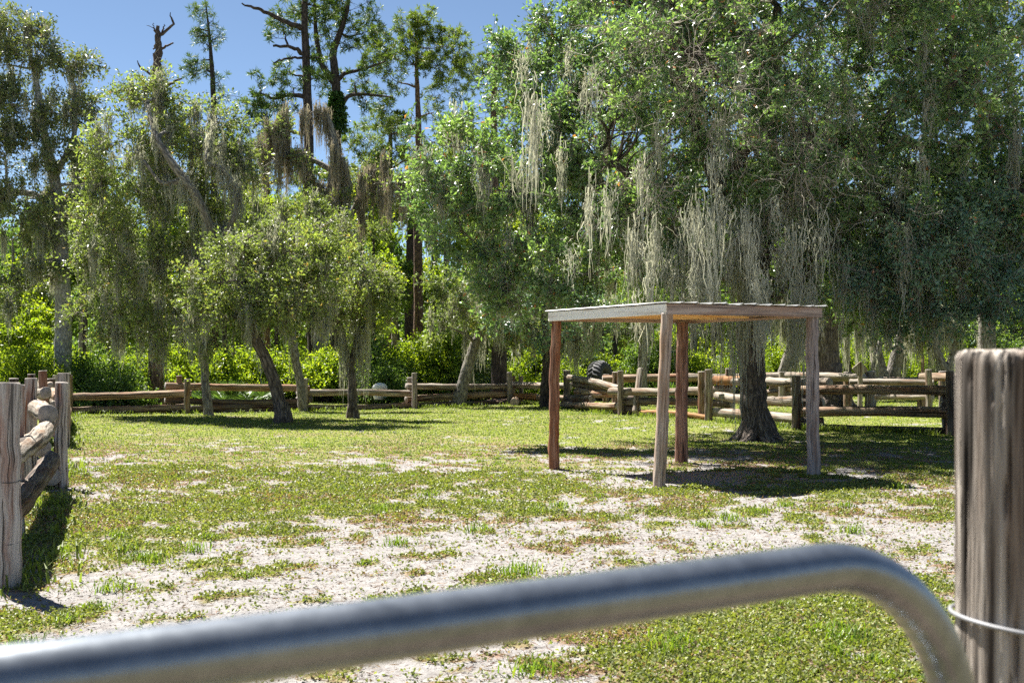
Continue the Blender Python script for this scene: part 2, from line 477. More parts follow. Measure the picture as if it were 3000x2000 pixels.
def simple(name, col, rough=.6, metal=0, noise=None, bump=0):
    m, nt, out = newmat(name)
    p = N(nt, 'ShaderNodeBsdfPrincipled'); p.inputs['Roughness'].default_value = rough; p.inputs['Metallic'].default_value = metal
    if noise:
        tc = N(nt, 'ShaderNodeTexCoord')
        n = N(nt, 'ShaderNodeTexNoise'); n.inputs['Scale'].default_value = noise; n.inputs['Detail'].default_value = 5
        nt.links.new(tc.outputs['Object'], n.inputs['Vector'])
        r = ramp(nt, [(.3, tuple(c * .72 for c in col)), (.7, tuple(min(1, c * 1.2) for c in col))]); nt.links.new(n.outputs[0], r.inputs[0])
        nt.links.new(r.outputs[0], p.inputs['Base Color'])
        if bump:
            b = N(nt, 'ShaderNodeBump'); b.inputs['Strength'].default_value = bump; b.inputs['Distance'].default_value = .01
            nt.links.new(n.outputs[0], b.inputs['Height']); nt.links.new(b.outputs[0], p.inputs['Normal'])
    else: p.inputs['Base Color'].default_value = (*col, 1)
    nt.links.new(p.outputs[0], out.inputs[0])
    return m


M['roof_metal'] = simple('roof_metal', (.60, .60, .59), .5, .2, 6)
M['tyre'] = simple('tyre', (.035, .037, .042), .75, 0, 9, .4)
M['wire'] = simple('wire', (.20, .205, .22), .6, .3)
M['white_paint'] = simple('white_paint', (.75, .75, .73), .5, 0, 5)
M['tarp'] = simple('tarp', (.36, .36, .24), .8, 0, 4)
M['soil'] = simple('soil', (.16, .10, .07), .95, 0, 6, .6)


def galv_mat():
    m, nt, out = newmat('galvanised_steel')
    a = attr(nt, 'wc')
    v = N(nt, 'ShaderNodeTexNoise'); v.inputs['Scale'].default_value = 55; v.inputs['Detail'].default_value = 4; v.inputs['Roughness'].default_value = .65
    nt.links.new(a.outputs['Vector'], v.inputs['Vector'])
    n = N(nt, 'ShaderNodeTexNoise'); n.inputs['Scale'].default_value = 16; n.inputs['Detail'].default_value = 3
    nt.links.new(a.outputs['Vector'], n.inputs['Vector'])
    ad = N(nt, 'ShaderNodeMath', operation='ADD'); nt.links.new(v.outputs[0], ad.inputs[0]); nt.links.new(n.outputs[0], ad.inputs[1])
    r = ramp(nt, [(.7, (.15, .17, .20)), (1.0, (.23, .255, .29)), ]); nt.links.new(ad.outputs[0], r.inputs[0])
    r.color_ramp.elements[0].position = .35; r.color_ramp.elements[1].position = .62
    hm = N(nt, 'ShaderNodeMath', operation='MULTIPLY'); nt.links.new(ad.outputs[0], hm.inputs[0]); hm.inputs[1].default_value = .5
    nt.links.new(hm.outputs[0], r.inputs[0])
    r2 = ramp(nt, [(.3, (.30, .30, .30)), (.7, (.38, .38, .38))]); nt.links.new(hm.outputs[0], r2.inputs[0])
    p = N(nt, 'ShaderNodeBsdfPrincipled'); p.inputs['Metallic'].default_value = .75
    nt.links.new(r.outputs[0], p.inputs['Base Color']); nt.links.new(r2.outputs[0], p.inputs['Roughness'])
    b = N(nt, 'ShaderNodeBump'); b.inputs['Strength'].default_value = .12; b.inputs['Distance'].default_value = .002
    nt.links.new(ad.outputs[0], b.inputs['Height']); nt.links.new(b.outputs[0], p.inputs['Normal'])
    nt.links.new(p.outputs[0], out.inputs[0])
    return m


M['galv'] = galv_mat()


def ground_mat():
    m, nt, out = newmat('ground')
    ac = attr(nt, 'cover'); ad_ = attr(nt, 'dry'); far = attr(nt, 'lawn')
    geo = N(nt, 'ShaderNodeNewGeometry')
    def noise(s, det=5, ro=.6):
        n = N(nt, 'ShaderNodeTexNoise'); n.inputs['Scale'].default_value = s; n.inputs['Detail'].default_value = det; n.inputs['Roughness'].default_value = ro
        nt.links.new(geo.outputs['Position'], n.inputs['Vector']); return n
    na = noise(2.2); nb = noise(38, 4, .7); ncn = noise(9, 4)
    sand = ramp(nt, [(.25, (.145, .13, .125)), (.45, (.215, .205, .20)), (.7, (.27, .26, .257))]); nt.links.new(ncn.outputs[0], sand.inputs[0])
    speck = ramp(nt, [(.33, (.30, .26, .23)), (.44, (1, 1, 1))]); nt.links.new(nb.outputs[0], speck.inputs[0])
    s2 = N(nt, 'ShaderNodeMix', data_type='RGBA', blend_type='MULTIPLY'); s2.inputs[0].default_value = .8
    nt.links.new(sand.outputs[0], s2.inputs[6]); nt.links.new(speck.outputs[0], s2.inputs[7])
    veg = ramp(nt, [(.3, (.13, .105, .06)), (.5, (.17, .155, .07)), (.7, (.21, .20, .08))]); nt.links.new(nb.outputs[0], veg.inputs[0])
    lawn = ramp(nt, [(.3, (.11, .125, .035)), (.5, (.16, .18, .042)), (.75, (.22, .22, .07))]); nt.links.new(ncn.outputs[0], lawn.inputs[0])
    dryc = ramp(nt, [(.3, (.15, .095, .07)), (.7, (.25, .175, .13))]); nt.links.new(nb.outputs[0], dryc.inputs[0])
    def mix(f, a, b):
        x = N(nt, 'ShaderNodeMix', data_type='RGBA'); nt.links.new(f, x.inputs[0]); nt.links.new(a, x.inputs[6]); nt.links.new(b, x.inputs[7]); return x.outputs[2]
    v1 = mix(far.outputs['Fac'], veg.outputs[0], lawn.outputs[0])
    v2 = mix(ad_.outputs['Fac'], v1, dryc.outputs[0])
    # breaks the edge of the cover with fine noise
    mn = N(nt, 'ShaderNodeMath', operation='ADD'); nt.links.new(ac.outputs['Fac'], mn.inputs[0]); nt.links.new(nb.outputs[0], mn.inputs[1])
    ms = N(nt, 'ShaderNodeMapRange'); nt.links.new(mn.outputs[0], ms.inputs[0]); ms.inputs[1].default_value = .72; ms.inputs[2].default_value = 1.15
    col = mix(ms.outputs[0], s2.outputs[2], v2)
    p = N(nt, 'ShaderNodeBsdfPrincipled'); p.inputs['Roughness'].default_value = .95; p.inputs['Specular IOR Level'].default_value = .1
    nt.links.new(col, p.inputs['Base Color'])
    hb = N(nt, 'ShaderNodeMath', operation='MULTIPLY_ADD'); nt.links.new(ncn.outputs[0], hb.inputs[0]); hb.inputs[1].default_value = 2.0; nt.links.new(nb.outputs[0], hb.inputs[2])
    b = N(nt, 'ShaderNodeBump'); b.inputs['Strength'].default_value = .9; b.inputs['Distance'].default_value = .022
    nt.links.new(hb.outputs[0], b.inputs['Height']); nt.links.new(b.outputs[0], p.inputs['Normal'])
    nt.links.new(p.outputs[0], out.inputs[0])
    return m


# ------------------------------------------------------------------ ground sheet
def axis_coords(lo, hi, step, far, grow=1.12):
    c = list(np.arange(lo, hi + 1e-6, step)); s = step
    while c[-1] < far: s *= grow; c.append(c[-1] + s)
    s = step
    while c[0] > -far: s *= grow; c.insert(0, c[0] - s)
    return np.array(c)


def build_ground():
    xs = axis_coords(-9, 9, .075, 450)
    ys = list(np.arange(4, 17, .055)); s = .055
    while ys[-1] < 48: s = min(.2, s * 1.03); ys.append(ys[-1] + s)
    while ys[-1] < 500: s *= 1.12; ys.append(ys[-1] + s)
    s = .2
    while ys[0] > -200: ys.insert(0, ys[0] - s); s *= 1.15
    ys = np.array(ys)
    X, Y = np.meshgrid(xs, ys, indexing='xy')
    cv, dv = cover(X, Y)
    Z = height(X, Y) * (np.abs(X) < 60) * (Y < 100) + .012 * cv * (np.abs(X) < 30)
    V = np.stack([X, Y, Z], -1).reshape(-1, 3)
    ny, nx = X.shape
    idx = np.arange(nx * ny).reshape(ny, nx)
    Q = np.stack([idx[:-1, :-1], idx[:-1, 1:], idx[1:, 1:], idx[1:, :-1]], -1).reshape(-1, 4)
    mb = MB(); mb.add(V, Q=Q)
    o = mb.build('ground', ground_mat())
    for nm, val in (('cover', cv), ('dry', dryness(X, Y)), ('lawn', sstep(17, 23, Y))):
        a = o.data.attributes.new(nm, 'FLOAT', 'POINT'); a.data.foreach_set('value', val.astype(np.float32).ravel())
    tag(o, 'sandy ground with patchy grass and weeds running back to the woods', 'ground', kind='structure')


build_ground()


# ------------------------------------------------------------------ leaves and plants
def leaf_quads(mb, pos, dr, length, width, rnd, rng, fold=.25, mi=0, upb=0.0):
    """one folded diamond leaf per position, pointing along dr"""
    n = len(pos)
    dr = unit(dr)
    sv_ = unit(np.cross(dr, rng.standard_normal((n, 3)) + np.array([0, 0, upb])))
    up = np.cross(dr, sv_)
    L = length[:, None]; W = width[:, None]
    b = pos; tip = pos + dr * L
    m_ = pos + dr * L * .5
    l = m_ + sv_ * W * .5 + up * W * fold; r = m_ - sv_ * W * .5 + up * W * fold
    V = np.stack([b, r, tip, l], axis=1).reshape(-1, 3)
    Q = np.arange(4 * n).reshape(n, 4)
    mb.add(V, Q=Q, rnd=np.repeat(rnd, 4), mi=mi)


def blades(mb, pos, h, lean, width, rnd, rng, mi=0):
    """grass blades: bent tapering two-piece triangles"""
    n = len(pos)
    az = rng.random(n) * 2 * np.pi
    o = np.stack([np.cos(az), np.sin(az), np.zeros(n)], 1)
    s = np.stack([-np.sin(az), np.cos(az), np.zeros(n)], 1)
    z = np.array([0, 0, 1.0])
    H = h[:, None]; Lx = lean[:, None]; W = width[:, None]
    mid = pos + z * H * .6 + o * H * Lx * .35
    tip = pos + z * H * (1 - .3 * Lx) + o * H * Lx
    V = np.stack([pos - s * W * .5, pos + s * W * .5, mid + s * W * .4, mid - s * W * .4, tip], 1).reshape(-1, 3)
    k = np.arange(n)[:, None] * 5
    mb.add(V, Q=k + np.array([[0, 1, 2, 3]]), T=k + np.array([[3, 2, 4]]), rnd=np.repeat(rnd, 5), mi=mi)


def scatter(rng, n, y0, y1, pw=1.0, wid=.52):
    y = (rng.random(n) * (y1 ** pw - y0 ** pw) + y0 ** pw) ** (1 / pw)
    x = (rng.random(n) * 2 - 1) * (wid * y + .5)
    return x, y


M['clover'] = leaf_mat('clover', [(0, (.095, .10, .035)), (.35, (.135, .165, .045)), (.7, (.20, .24, .06)), (.90, (.29, .31, .09)), (.96, (.20, .14, .09)), (1, (.25, .18, .12))], trans=.4, rough=.5)
M['lawn_grass'] = leaf_mat('lawn_grass', [(0, (.09, .125, .028)), (.5, (.165, .22, .042)), (.9, (.26, .31, .065)), (1, (.32, .28, .13))], trans=.45, rough=.55)
M['tuft'] = leaf_mat('tuft', [(0, (0.079, 0.145, 0.013)), (.6, (0.145, 0.224, 0.020)), (1, (0.238, 0.277, 0.046))], trans=.5, rough=.4)
M['dry_grass'] = leaf_mat('dry_grass', [(0, (.14, .075, .055)), (.6, (.26, .16, .12)), (1, (.38, .28, .21))], trans=.25, rough=.8, spec=.1)
M['litter'] = leaf_mat('litter', [(0, (0.046, 0.036, 0.033)), (.6, (0.119, 0.092, 0.079)), (1, (0.251, 0.198, 0.158))], trans=.1, rough=.8, spec=.1)


def build_cover():
    rng = np.random.default_rng(3)
    # creeping weeds, near
    mb = MB()
    x, y = scatter(rng, 560000, 4.6, 17, .75)
    cv, dv = cover(x, y)
    dr_ = dryness(x, y)
    keep = rng.random(len(x)) < (cv * np.clip(.35 + 3.2 * dv, .25, 1) * (1 - .25 * dr_) + .012 + .10 * sstep(.5, .75, fbm(x * 6, y * 6, 51, 2)))
    x, y = x[keep], y[keep]; n = len(x)
    sz = (.013 + .008 * rng.random(n)) * (1 + .05 * (y - 5))
    z = height(x, y) + .006 + .030 * rng.random(n) ** 1.5
    d = rng.standard_normal((n, 3)) * np.array([1, 1, .55]) + np.array([0, 0, .45])
    rnd = np.clip(.18 + .75 * rng.random(n) ** 1.2 + .35 * (fbm(x * .9, y * .9, 61, 3) - .5), 0, .97)
    dr_ = dr_[keep]; rnd = np.where(rng.random(n) < dr_ * .4, .97 + .03 * rng.random(n), rnd)
    leaf_quads(mb, np.stack([x, y, z], 1), d, sz * 1.3, sz, rnd, rng)
    o = mb.build('creeping_weeds', M['clover'], smooth=False)
    tag(o, 'low small-leaved green weeds creeping over the sandy ground', 'ground cover', kind='stuff')
    # lawn, far
    mb = MB()
    x, y = scatter(rng, 330000, 15, 52, .7, .56)
    cv, dv = cover(x, y)
    keep = rng.random(len(x)) < cv * .95 + .02
    x, y = x[keep], y[keep]; n = len(x)
    hh = (.022 + .028 * rng.random(n)) * (1 + .018 * (y - 15))
    rnd = np.clip(.15 + .6 * rng.random(n) + .7 * (fbm(x * .5, y * .5, 91, 4) - .5), 0, 1)
    blades(mb, np.stack([x, y, height(x, y)], 1), hh, .3 + rng.random(n), hh * .42, rnd, rng)
    F_ = [(-3.5, 8.2), (-5.5, 14.3), (-8, 21), (-12.5, 33.7), (-9.4, 34.4), (-6.3, 36.5), (-3.1, 38.1), (0, 40.8), (1.8, 39.2), (3.0, 33.7), (5.0, 30.4), (6.4, 26.9), (9.1, 24.5)]
    F_ = np.array(F_); k = rng.integers(len(F_) - 1, size=30000); t = rng.random(30000)[:, None]
    q = F_[k] * (1 - t) + F_[k + 1] * t + rng.standard_normal((30000, 2)) * .22
    kk = fbm(q[:, 0] * 1.3, q[:, 1] * 1.3, 66, 2) > .45; q = q[kk]; n = len(q)
    blades(mb, np.column_stack([q, height(q[:, 0], q[:, 1])]), .05 + .16 * rng.random(n) ** 2, .3 + .8 * rng.random(n), .012 + .012 * rng.random(n), rng.random(n) * .7, rng)
    o = mb.build('lawn_grass', M['lawn_grass'], smooth=False)
    tag(o, 'short green grass of the far lawn below the fences', 'grass', kind='stuff')
    # tufts
    mb = MB()
    spots = [(375, 1612), (400, 1630), (440, 1640), (560, 1610), (610, 1578), (335, 1725), (355, 1580), (520, 1560), (285, 1780), (190, 1610), (60, 1880), (130, 1640),
             (1165, 1600), (770, 1560), (1500, 1700), (1550, 1690), (1420, 1470), (1170, 1330), (1120, 1370), (1640, 1480), (2140, 1520), (2220, 1500), (2470, 1480), (2060, 1540), (2700, 1475), (2630, 1430),
             (1560, 1980), (1930, 1930), (1960, 1900), (2450, 1940), (2480, 1900), (2440, 1880), (2560, 1960), (2300, 1480), (1120, 1500), (900, 1310), (620, 1330), (700, 1480), (1000, 1440), (1580, 1500), (1750, 1450), (1250, 1450), (2500, 1560), (1400, 1560)]
    px = np.array(spots, float); ty = CAM_H * FPX / (px[:, 1] - HOR); tx = (px[:, 0] - 1500) * ty / FPX
    ex, ey = scatter(rng, 420, 5, 20, 1.2)
    c2, d2 = cover(ex, ey); k2 = (c2 > .3)
    sc = np.concatenate([np.full(len(tx), 1.0), np.full(k2.sum(), .55)])
    tx = np.concatenate([tx, ex[k2]]); ty = np.concatenate([ty, ey[k2]])
    B = 70
    n = len(tx) * B
    s = np.repeat(sc * (.7 + .6 * rng.random(len(tx))), B)
    ox = rng.standard_normal(n) * .065 * s; oy = rng.standard_normal(n) * .065 * s
    X = np.repeat(tx, B) + ox; Y = np.repeat(ty, B) + oy
    blades(mb, np.stack([X, Y, height(X, Y)], 1), (.05 + .07 * rng.random(n)) * s, .3 + 1.0 * rng.random(n), .006 + .004 * rng.random(n), rng.random(n), rng)
    o = mb.build('grass_tufts', M['tuft'], smooth=False)
    tag(o, 'bright yellow-green grass tufts dotted over the weedy sand', 'grass', kind='stuff')
    # dry grass
    mb = MB()
    x, y = scatter(rng, 300000, 4.6, 22, .8)
    cv, dv = cover(x, y); dr_ = dryness(x, y)
    edge = np.exp(-((dv + .02) / .07) ** 2)
    keep = rng.random(len(x)) < (.85 * dr_ * cv + .30 * edge + .05) * np.clip(1.2 - (y - 8) * .03, .4, 1)
    x, y = x[keep], y[keep]; n = len(x)
    z = height(x, y) + .012
    d = rng.standard_normal((n, 3)) * np.array([1, 1, .22]) + np.array([0, 0, .12])
    ln = .025 + .045 * rng.random(n)
    leaf_quads(mb, np.stack([x, y, z], 1), d, ln, .0035 + .0007 * (y - 4), rng.random(n), rng, fold=.1)
    o = mb.build('dry_grass', M['dry_grass'], smooth=False)
    tag(o, 'brown dried grass runners between the green patches', 'dry grass', kind='stuff')
    # leaf litter and twigs on the sand
    mb = MB()
    x, y = scatter(rng, 42000, 4.6, 18, .9)
    cl = fbm(x * 2.2, y * 2.2, 15, 3)
    k = rng.random(len(x)) < sstep(.35, .65, cl); x, y = x[k], y[k]; n = len(x)
    z = height(x, y) + .008
    d = rng.standard_normal((n, 3)) * np.array([1, 1, .08])
    leaf_quads(mb, np.stack([x, y, z], 1), d, .012 + .035 * rng.random(n) ** 2, .004 + .006 * rng.random(n), rng.random(n), rng, fold=.15)
    o = mb.build('leaf_litter', M['litter'], smooth=False)
    tag(o, 'dark crumbs of leaves and twigs lying on the pale sand', 'leaf litter', kind='stuff')


build_cover()


# ------------------------------------------------------------------ trees
def wiggle_path(p0, p1, S, rng, wig=.08, sag=0.0, lift=0.0):
    t = np.linspace(0, 1, S)[:, None]
    L = np.linalg.norm(p1 - p0)
    p = p0 + (p1 - p0) * t
    for f in (1, 2, 3):
        p = p + np.sin(t * np.pi * f) * rng.standard_normal(3) * wig * L / f
    p[:, 2:] += np.sin(t * np.pi) * lift * L
    p[:, 2:] -= (t * (1 - t)) * sag * L
    return p


def moss_mesh(mb, pts, rng, lmin, lmax, strands=34, spread=.10, w=.016):
    n = len(pts)
    S = 7; strands = int(strands * 2.6); w = w * .62
    base = np.repeat(pts, strands, axis=0)
    m = len(base)
    # curtains: anchors spread along a short horizontal run
    az = np.repeat(rng.random(n) * 2 * np.pi, strands)
    su = np.repeat(spread * (.35 + 1.3 * rng.random(n)), strands); u = rng.standard_normal(m) * su
    L = np.repeat(lmin + (lmax - lmin) * rng.random(n) ** 1.4, strands) * (.12 + .88 * rng.random(m) ** 1.3) * np.exp(-(u / (su * 2.2)) ** 2)
    base = base + np.stack([np.cos(az) * u, np.sin(az) * u, rng.standard_normal(m) * .18], 1) + rng.standard_normal((m, 3)) * .03
    t = np.linspace(0, 1, S)
    path = base[:, None, :] + np.array([0, 0, -1.0]) * (L[:, None] * t[None, :])[..., None]
    wob = np.cumsum(rng.standard_normal((m, S, 2)) * .022, axis=1)
    path[:, :, :2] += wob - (base[:, None, :2] - np.repeat(pts, strands, axis=0)[:, None, :2]) * (t ** 1.3 * .45)[None, :, None]
    a2 = rng.random(m) * np.pi
    side = np.stack([np.cos(a2), np.sin(a2), np.zeros(m)], 1)[:, None, :]
    ww = (w * (.6 + .8 * rng.random((m, S))) * (1 - .75 * t)[None, :])[..., None]
    V = np.stack([path - side * ww, path + side * ww], axis=2)       # m,S,2,3
    idx = np.arange(m * S * 2).reshape(m, S, 2)
    Q = np.stack([idx[:, :-1, 0], idx[:, :-1, 1], idx[:, 1:, 1], idx[:, 1:, 0]], -1).reshape(-1, 4)
    rn = np.clip(np.repeat(rng.random(n), strands) * .6 + .4 * rng.random(m), 0, 1)
    mb.add(V.reshape(-1, 3), Q=Q, rnd=np.repeat(rn, S * 2))


def tree(name, label, cat, trunk, lobes, leafm, barkm, seed, group=None, clump_sp=.62, K=8, leaves=130, leaf=(.06, .028), twig_len=.55,
         moss=0, moss_len=(.4, 1.4), mossm='moss', shell=.45, limb_r=.5, needle=False, droop=.15, limb_wig=.07, dead=0, extra=None, trunk_sides=14,
         spread=.06, flare=0.0, mossm_pts=None, moss_strands=34, limb_extra=(), moss_w=.016, dead_pts=None):
    """trunk: list of chains [(x,y,z,r)...]; lobes: (x,y,z,rx,ry,rz[,density])"""
    rng = np.random.default_rng(seed)
    base = np.array(trunk[0][0][:3], float)
    root = empty(name, (base[0], base[1], float(height(np.array(base[0]), np.array(base[1])))))
    tag(root, label, cat, group)
    nodes = []; nrad = []
    tb = MB()
    for ci, ch in enumerate(trunk):
        c = np.array(ch, float)
        # resample smoothly
        S = max(8, len(c) * 5)
        k = np.linspace(0, len(c) - 1, S)
        pth = np.stack([np.interp(k, np.arange(len(c)), c[:, a]) for a in range(4)], 1)
        for _ in range(2):
            pth[1:-1] = (pth[:-2] + 2 * pth[1:-1] + pth[2:]) / 4
        pth[1:-1, :3] += rng.standard_normal((S - 2, 3)) * pth[1:-1, 3:4] * .05
        rad = pth[:, 3].copy()
        if ci == 0 and flare:
            # root flare: denser rings near the ground
            zz = pth[:, 2] - pth[0, 2]
            kk = np.concatenate([np.linspace(0, .6, 7) * 1.0, []])
        tubes(tb, pth[None, :, :3], rad[None], trunk_sides, rng, rough=.035)
        nodes.append(pth[:, :3]); nrad.append(rad)
    if flare:
        r0 = trunk[0][0][3]
        bp = np.array(trunk[0][0][:3])
        for q in range(7):
            a = q * 2 * np.pi / 7 + rng.random() * .5
            dv = np.array([math.cos(a), math.sin(a), 0])
            L = flare * (.7 + .8 * rng.random())
            pth = np.array([bp + dv * r0 * .35 + [0, 0, .65], bp + dv * r0 * .62 + [0, 0, .32], bp + dv * (r0 * .85 + L * .2) + [0, 0, .10], bp + dv * (r0 + L * .7) + [0, 0, .015], bp + dv * (r0 + L) + [0, 0, -.06]])
            tubes(tb, pth[None], np.array([[.10, .15, .13, .08, .03]]) * r0 / .3, 9, rng, rough=.06)
    tb.build('trunk', M[barkm], root)
    nodes = np.concatenate(nodes); nrad = np.concatenate(nrad)
    lb = MB()
    lobes = [tuple(l) + (1.0,) * (7 - len(l)) for l in lobes]
    hi = nodes[:, 2] > base[2] + .35 * (nodes[:, 2].max() - base[2])
    tn = nodes[hi]; tr = nrad[hi]
    if len(lobes):
        cen = np.array([l[:3] for l in lobes])
        order = np.argsort(np.min(np.linalg.norm(cen[:, None] - tn[None], axis=2), axis=1))
    else: order = []
    for le in limb_extra:       # hand-placed limbs [(x,y,z,r)...]
        c = np.array(le, float); S = len(c) * 4; k = np.linspace(0, len(c) - 1, S)
        pth = np.stack([np.interp(k, np.arange(len(c)), c[:, a]) for a in range(4)], 1)
        for _ in range(2): pth[1:-1] = (pth[:-2] + 2 * pth[1:-1] + pth[2:]) / 4
        pth[1:-1, :3] += rng.standard_normal((S - 2, 3)) * .03
        tubes(lb, pth[None, :, :3], pth[None, :, 3], 8, rng, rough=.03)
        tn = np.concatenate([tn, pth[:, :3]]); tr = np.concatenate([tr, pth[:, 3]])
    limbnodes = [tn]; limbr = [tr]
    for i in order:
        c = cen[i]
        A = np.concatenate(limbnodes); Ar = np.concatenate(limbr)
        dz = c[2] - A[:, 2]
        cost = np.linalg.norm(A - c, axis=1) + np.where(dz < 0, -dz * .8, 0) - 1.2 * np.minimum(Ar, .3)
        j = int(np.argmin(cost))
        p = wiggle_path(A[j], c, 9, rng, limb_wig, lift=.08 if not needle else .02)
        L = np.linalg.norm(c - A[j])
        r0 = min(Ar[j] * .72, .035 + .028 * L * limb_r * 2); r1 = max(.012, r0 * .35)
        rr = np.linspace(r0, r1, 9)
        tubes(lb, p[None], rr[None], 7, rng, rough=.04)
        limbnodes.append(p[2:]); limbr.append(rr[2:])
    A = np.concatenate(limbnodes); Ar = np.concatenate(limbr)
    # clumps
    cl = []; clr = []
    for i in range(len(lobes)):
        x, y, z, rx, ry, rz, dens = lobes[i]
        vol = rx * ry * rz
        n = max(3, int(dens * DEN * (rx * ry + ry * rz + rx * rz) / 3 / clump_sp ** 2 * (1.0 + .25 * min(rx, rz) / clump_sp)))
        v = unit(rng.standard_normal((n, 3))) * (shell + (1.05 - shell) * rng.random((n, 1)) ** .8)
        q = np.array([x, y, z]) + v * np.array([rx, ry, rz])
        cl.append(q); clr.append(np.full(n, i))
    cb = MB()
    clumps = np.zeros((0, 3))
    if cl:
        clumps = np.concatenate(cl); li = np.concatenate(clr)
        clumps = clumps[clumps[:, 2] > base[2] + .5]
        D = np.linalg.norm(clumps[:, None] - A[None], axis=2)
        j = np.argmin(D + .25 * np.maximum(0, A[None, :, 2] - clumps[:, None, 2]), axis=1)
        a0 = A[j]; n = len(clumps)
        t = np.linspace(0, 1, 6)[None, :, None]
        pth = a0[:, None] + (clumps - a0)[:, None] * t
        Ls = np.linalg.norm(clumps - a0, axis=1)
        pth = pth + np.sin(t * np.pi) * rng.standard_normal((n, 1, 3)) * .10 * Ls[:, None, None] + np.sin(2 * t * np.pi) * rng.standard_normal((n, 1, 3)) * .05 * Ls[:, None, None]
        r0 = np.minimum(Ar[j] * .6, .012 + .012 * Ls)
        tubes(lb, pth, r0[:, None] * np.linspace(1, .4, 6)[None], 4, rng)
        outd = unit(pth[:, -1] - pth[:, -3])
        # twigs
        m = n * K
        cc = np.repeat(clumps, K, 0); od = np.repeat(outd, K, 0)
        td = unit(od * .75 + rng.standard_normal((m, 3)) * (.75 if not needle else .8) + np.array([0, 0, .15 if needle else -.02]))
        tl = twig_len * (.5 + .7 * rng.random(m))
        st = cc - od * (rng.random((m, 1)) * .35 * twig_len)
        tt = np.array([0, .5, 1.0])
        tp = st[:, None] + td[:, None] * (tl[:, None] * tt)[..., None]
        tp[:, :, 2] -= droop * tl[:, None] * tt[None] ** 2
        tubes(lb, tp, np.tile(np.array([[.006, .0045, .002]]) * (1.5 if needle else 1.1), (m, 1)), 3, rng, mi=1)
        # leaves
        vary = np.repeat(.55 + .9 * rng.random(n), K)
        nl = rng.poisson(leaves / K * vary)
        ti = np.repeat(np.arange(m), nl); q = len(ti)
        u = (.15 + .85 * rng.random(q)) if not needle else (.84 + .16 * rng.random(q))
        p = st[ti] + td[ti] * (tl[ti] * u)[:, None]; p[:, 2] -= droop * tl[ti] * u ** 2
        if needle:
            p += rng.standard_normal((q, 3)) * .012
            dr = unit(rng.standard_normal((q, 3)) + td[ti] * .6 + np.array([0, 0, .15]))
        else:
            p += rng.standard_normal((q, 3)) * spread
            dr = unit(td[ti] * .6 + rng.standard_normal((q, 3)) * .9 + np.array([0, 0, -.1]))
        crnd = np.repeat(np.repeat(rng.random(n), K), nl)
        rnd = np.clip(.05 + .52 * crnd + .40 * rng.random(q), 0, .95)
        rnd = np.where(rng.random(q) < .012, 1.0, rnd)
        ll = leaf[0] * LS * (.7 + .6 * rng.random(q))
        leaf_quads(cb, p, dr, ll, ll * leaf[1] / leaf[0], rnd, rng, fold=.22 if not needle else 0, upb=0 if needle else .3)
        cb.build('crown', M[leafm], root, smooth=False)
    if dead and len(clumps):       # bare grey twigs
        src = clumps[rng.integers(len(clumps), size=dead)] if dead_pts is None else clumps[np.argmin(np.linalg.norm(dead_pts[:, None] - clumps[None], axis=2), axis=1)]
        n = len(src)
        d = unit(rng.standard_normal((n, 3)) + np.array([0, -.4, -.35]))
        S = 8
        stp = np.cumsum(unit(d[:, None] + rng.standard_normal((n, S, 3)) * .55) * (.06 + .12 * rng.random((n, 1, 1))), axis=1)
        pth = src[:, None] + stp
        db = MB()
        tubes(db, pth, (.004 + .006 * rng.random(n))[:, None] * np.linspace(1, .35, S)[None], 4, rng)
        k = rng.integers(n, size=n * 3); s0 = rng.integers(2, S, size=n * 3)
        p0 = pth[k, s0]; d2 = unit(rng.standard_normal((n * 3, 3)) + np.array([0, -.2, -.4]))
        sp = np.cumsum(unit(d2[:, None] + rng.standard_normal((n * 3, 5, 3)) * .5) * (.04 + .07 * rng.random((n * 3, 1, 1))), axis=1)
        tubes(db, p0[:, None] + sp, np.full((n * 3, 1), .004) * np.linspace(1, .4, 5)[None], 3, rng)
        tag(db.build('dead_twigs', M['twig'], root), 'pale leafless twigs')
    if len(lb.V): lb.build('limbs', [M[barkm], M['dark_bark' if needle else 'twig']], root)
    if moss or mossm_pts is not None:
        mo = MB()
        if moss:
            low = np.concatenate([A[rng.integers(len(A), size=moss)], clumps[rng.integers(len(clumps), size=moss)]]) if len(clumps) else A[rng.integers(len(A), size=moss * 2)]
            low = low[low[:, 2] > base[2] + 1.6]
            moss_mesh(mo, low, rng, moss_len[0], moss_len[1], moss_strands, w=moss_w)
        if mossm_pts is not None:
            moss_mesh(mo, np.array([m_[:3] for m_ in mossm_pts]), rng, mossm_pts[0][3], mossm_pts[0][4], int(moss_strands * .62), spread=.11, w=moss_w * .85)
        mo.build('spanish_moss', M[mossm], root)
    return root


def G(px, py):
    """ground point seen at (px, py)"""
    d = CAM_H * FPX / (py - HOR)
    return (px - 1500) * d / FPX, d


def lobe(px, py, d, rpx, rpy=None, dr=None, dens=1.0):
    p = P(px, py, d); k = d / FPX
    rpy = rpx if rpy is None else rpy
    return (p[0], p[1], p[2], rpx * k, (dr if dr else min(rpx, rpy) * k), rpy * k, dens)


def chain(pts, d):
    """[(px, py, r_metres[, depth offset])] -> trunk chain"""
    out = []
    for q in pts:
        dd = d + (q[3] if len(q) > 3 else 0)
        p = P(q[0], q[1], dd)
        out.append((p[0], p[1], p[2], q[2]))
    return out


def gchain(pts, d):
    c = chain(pts, d)
    c[0] = (c[0][0], c[0][1], -.12, c[0][3])
    return c


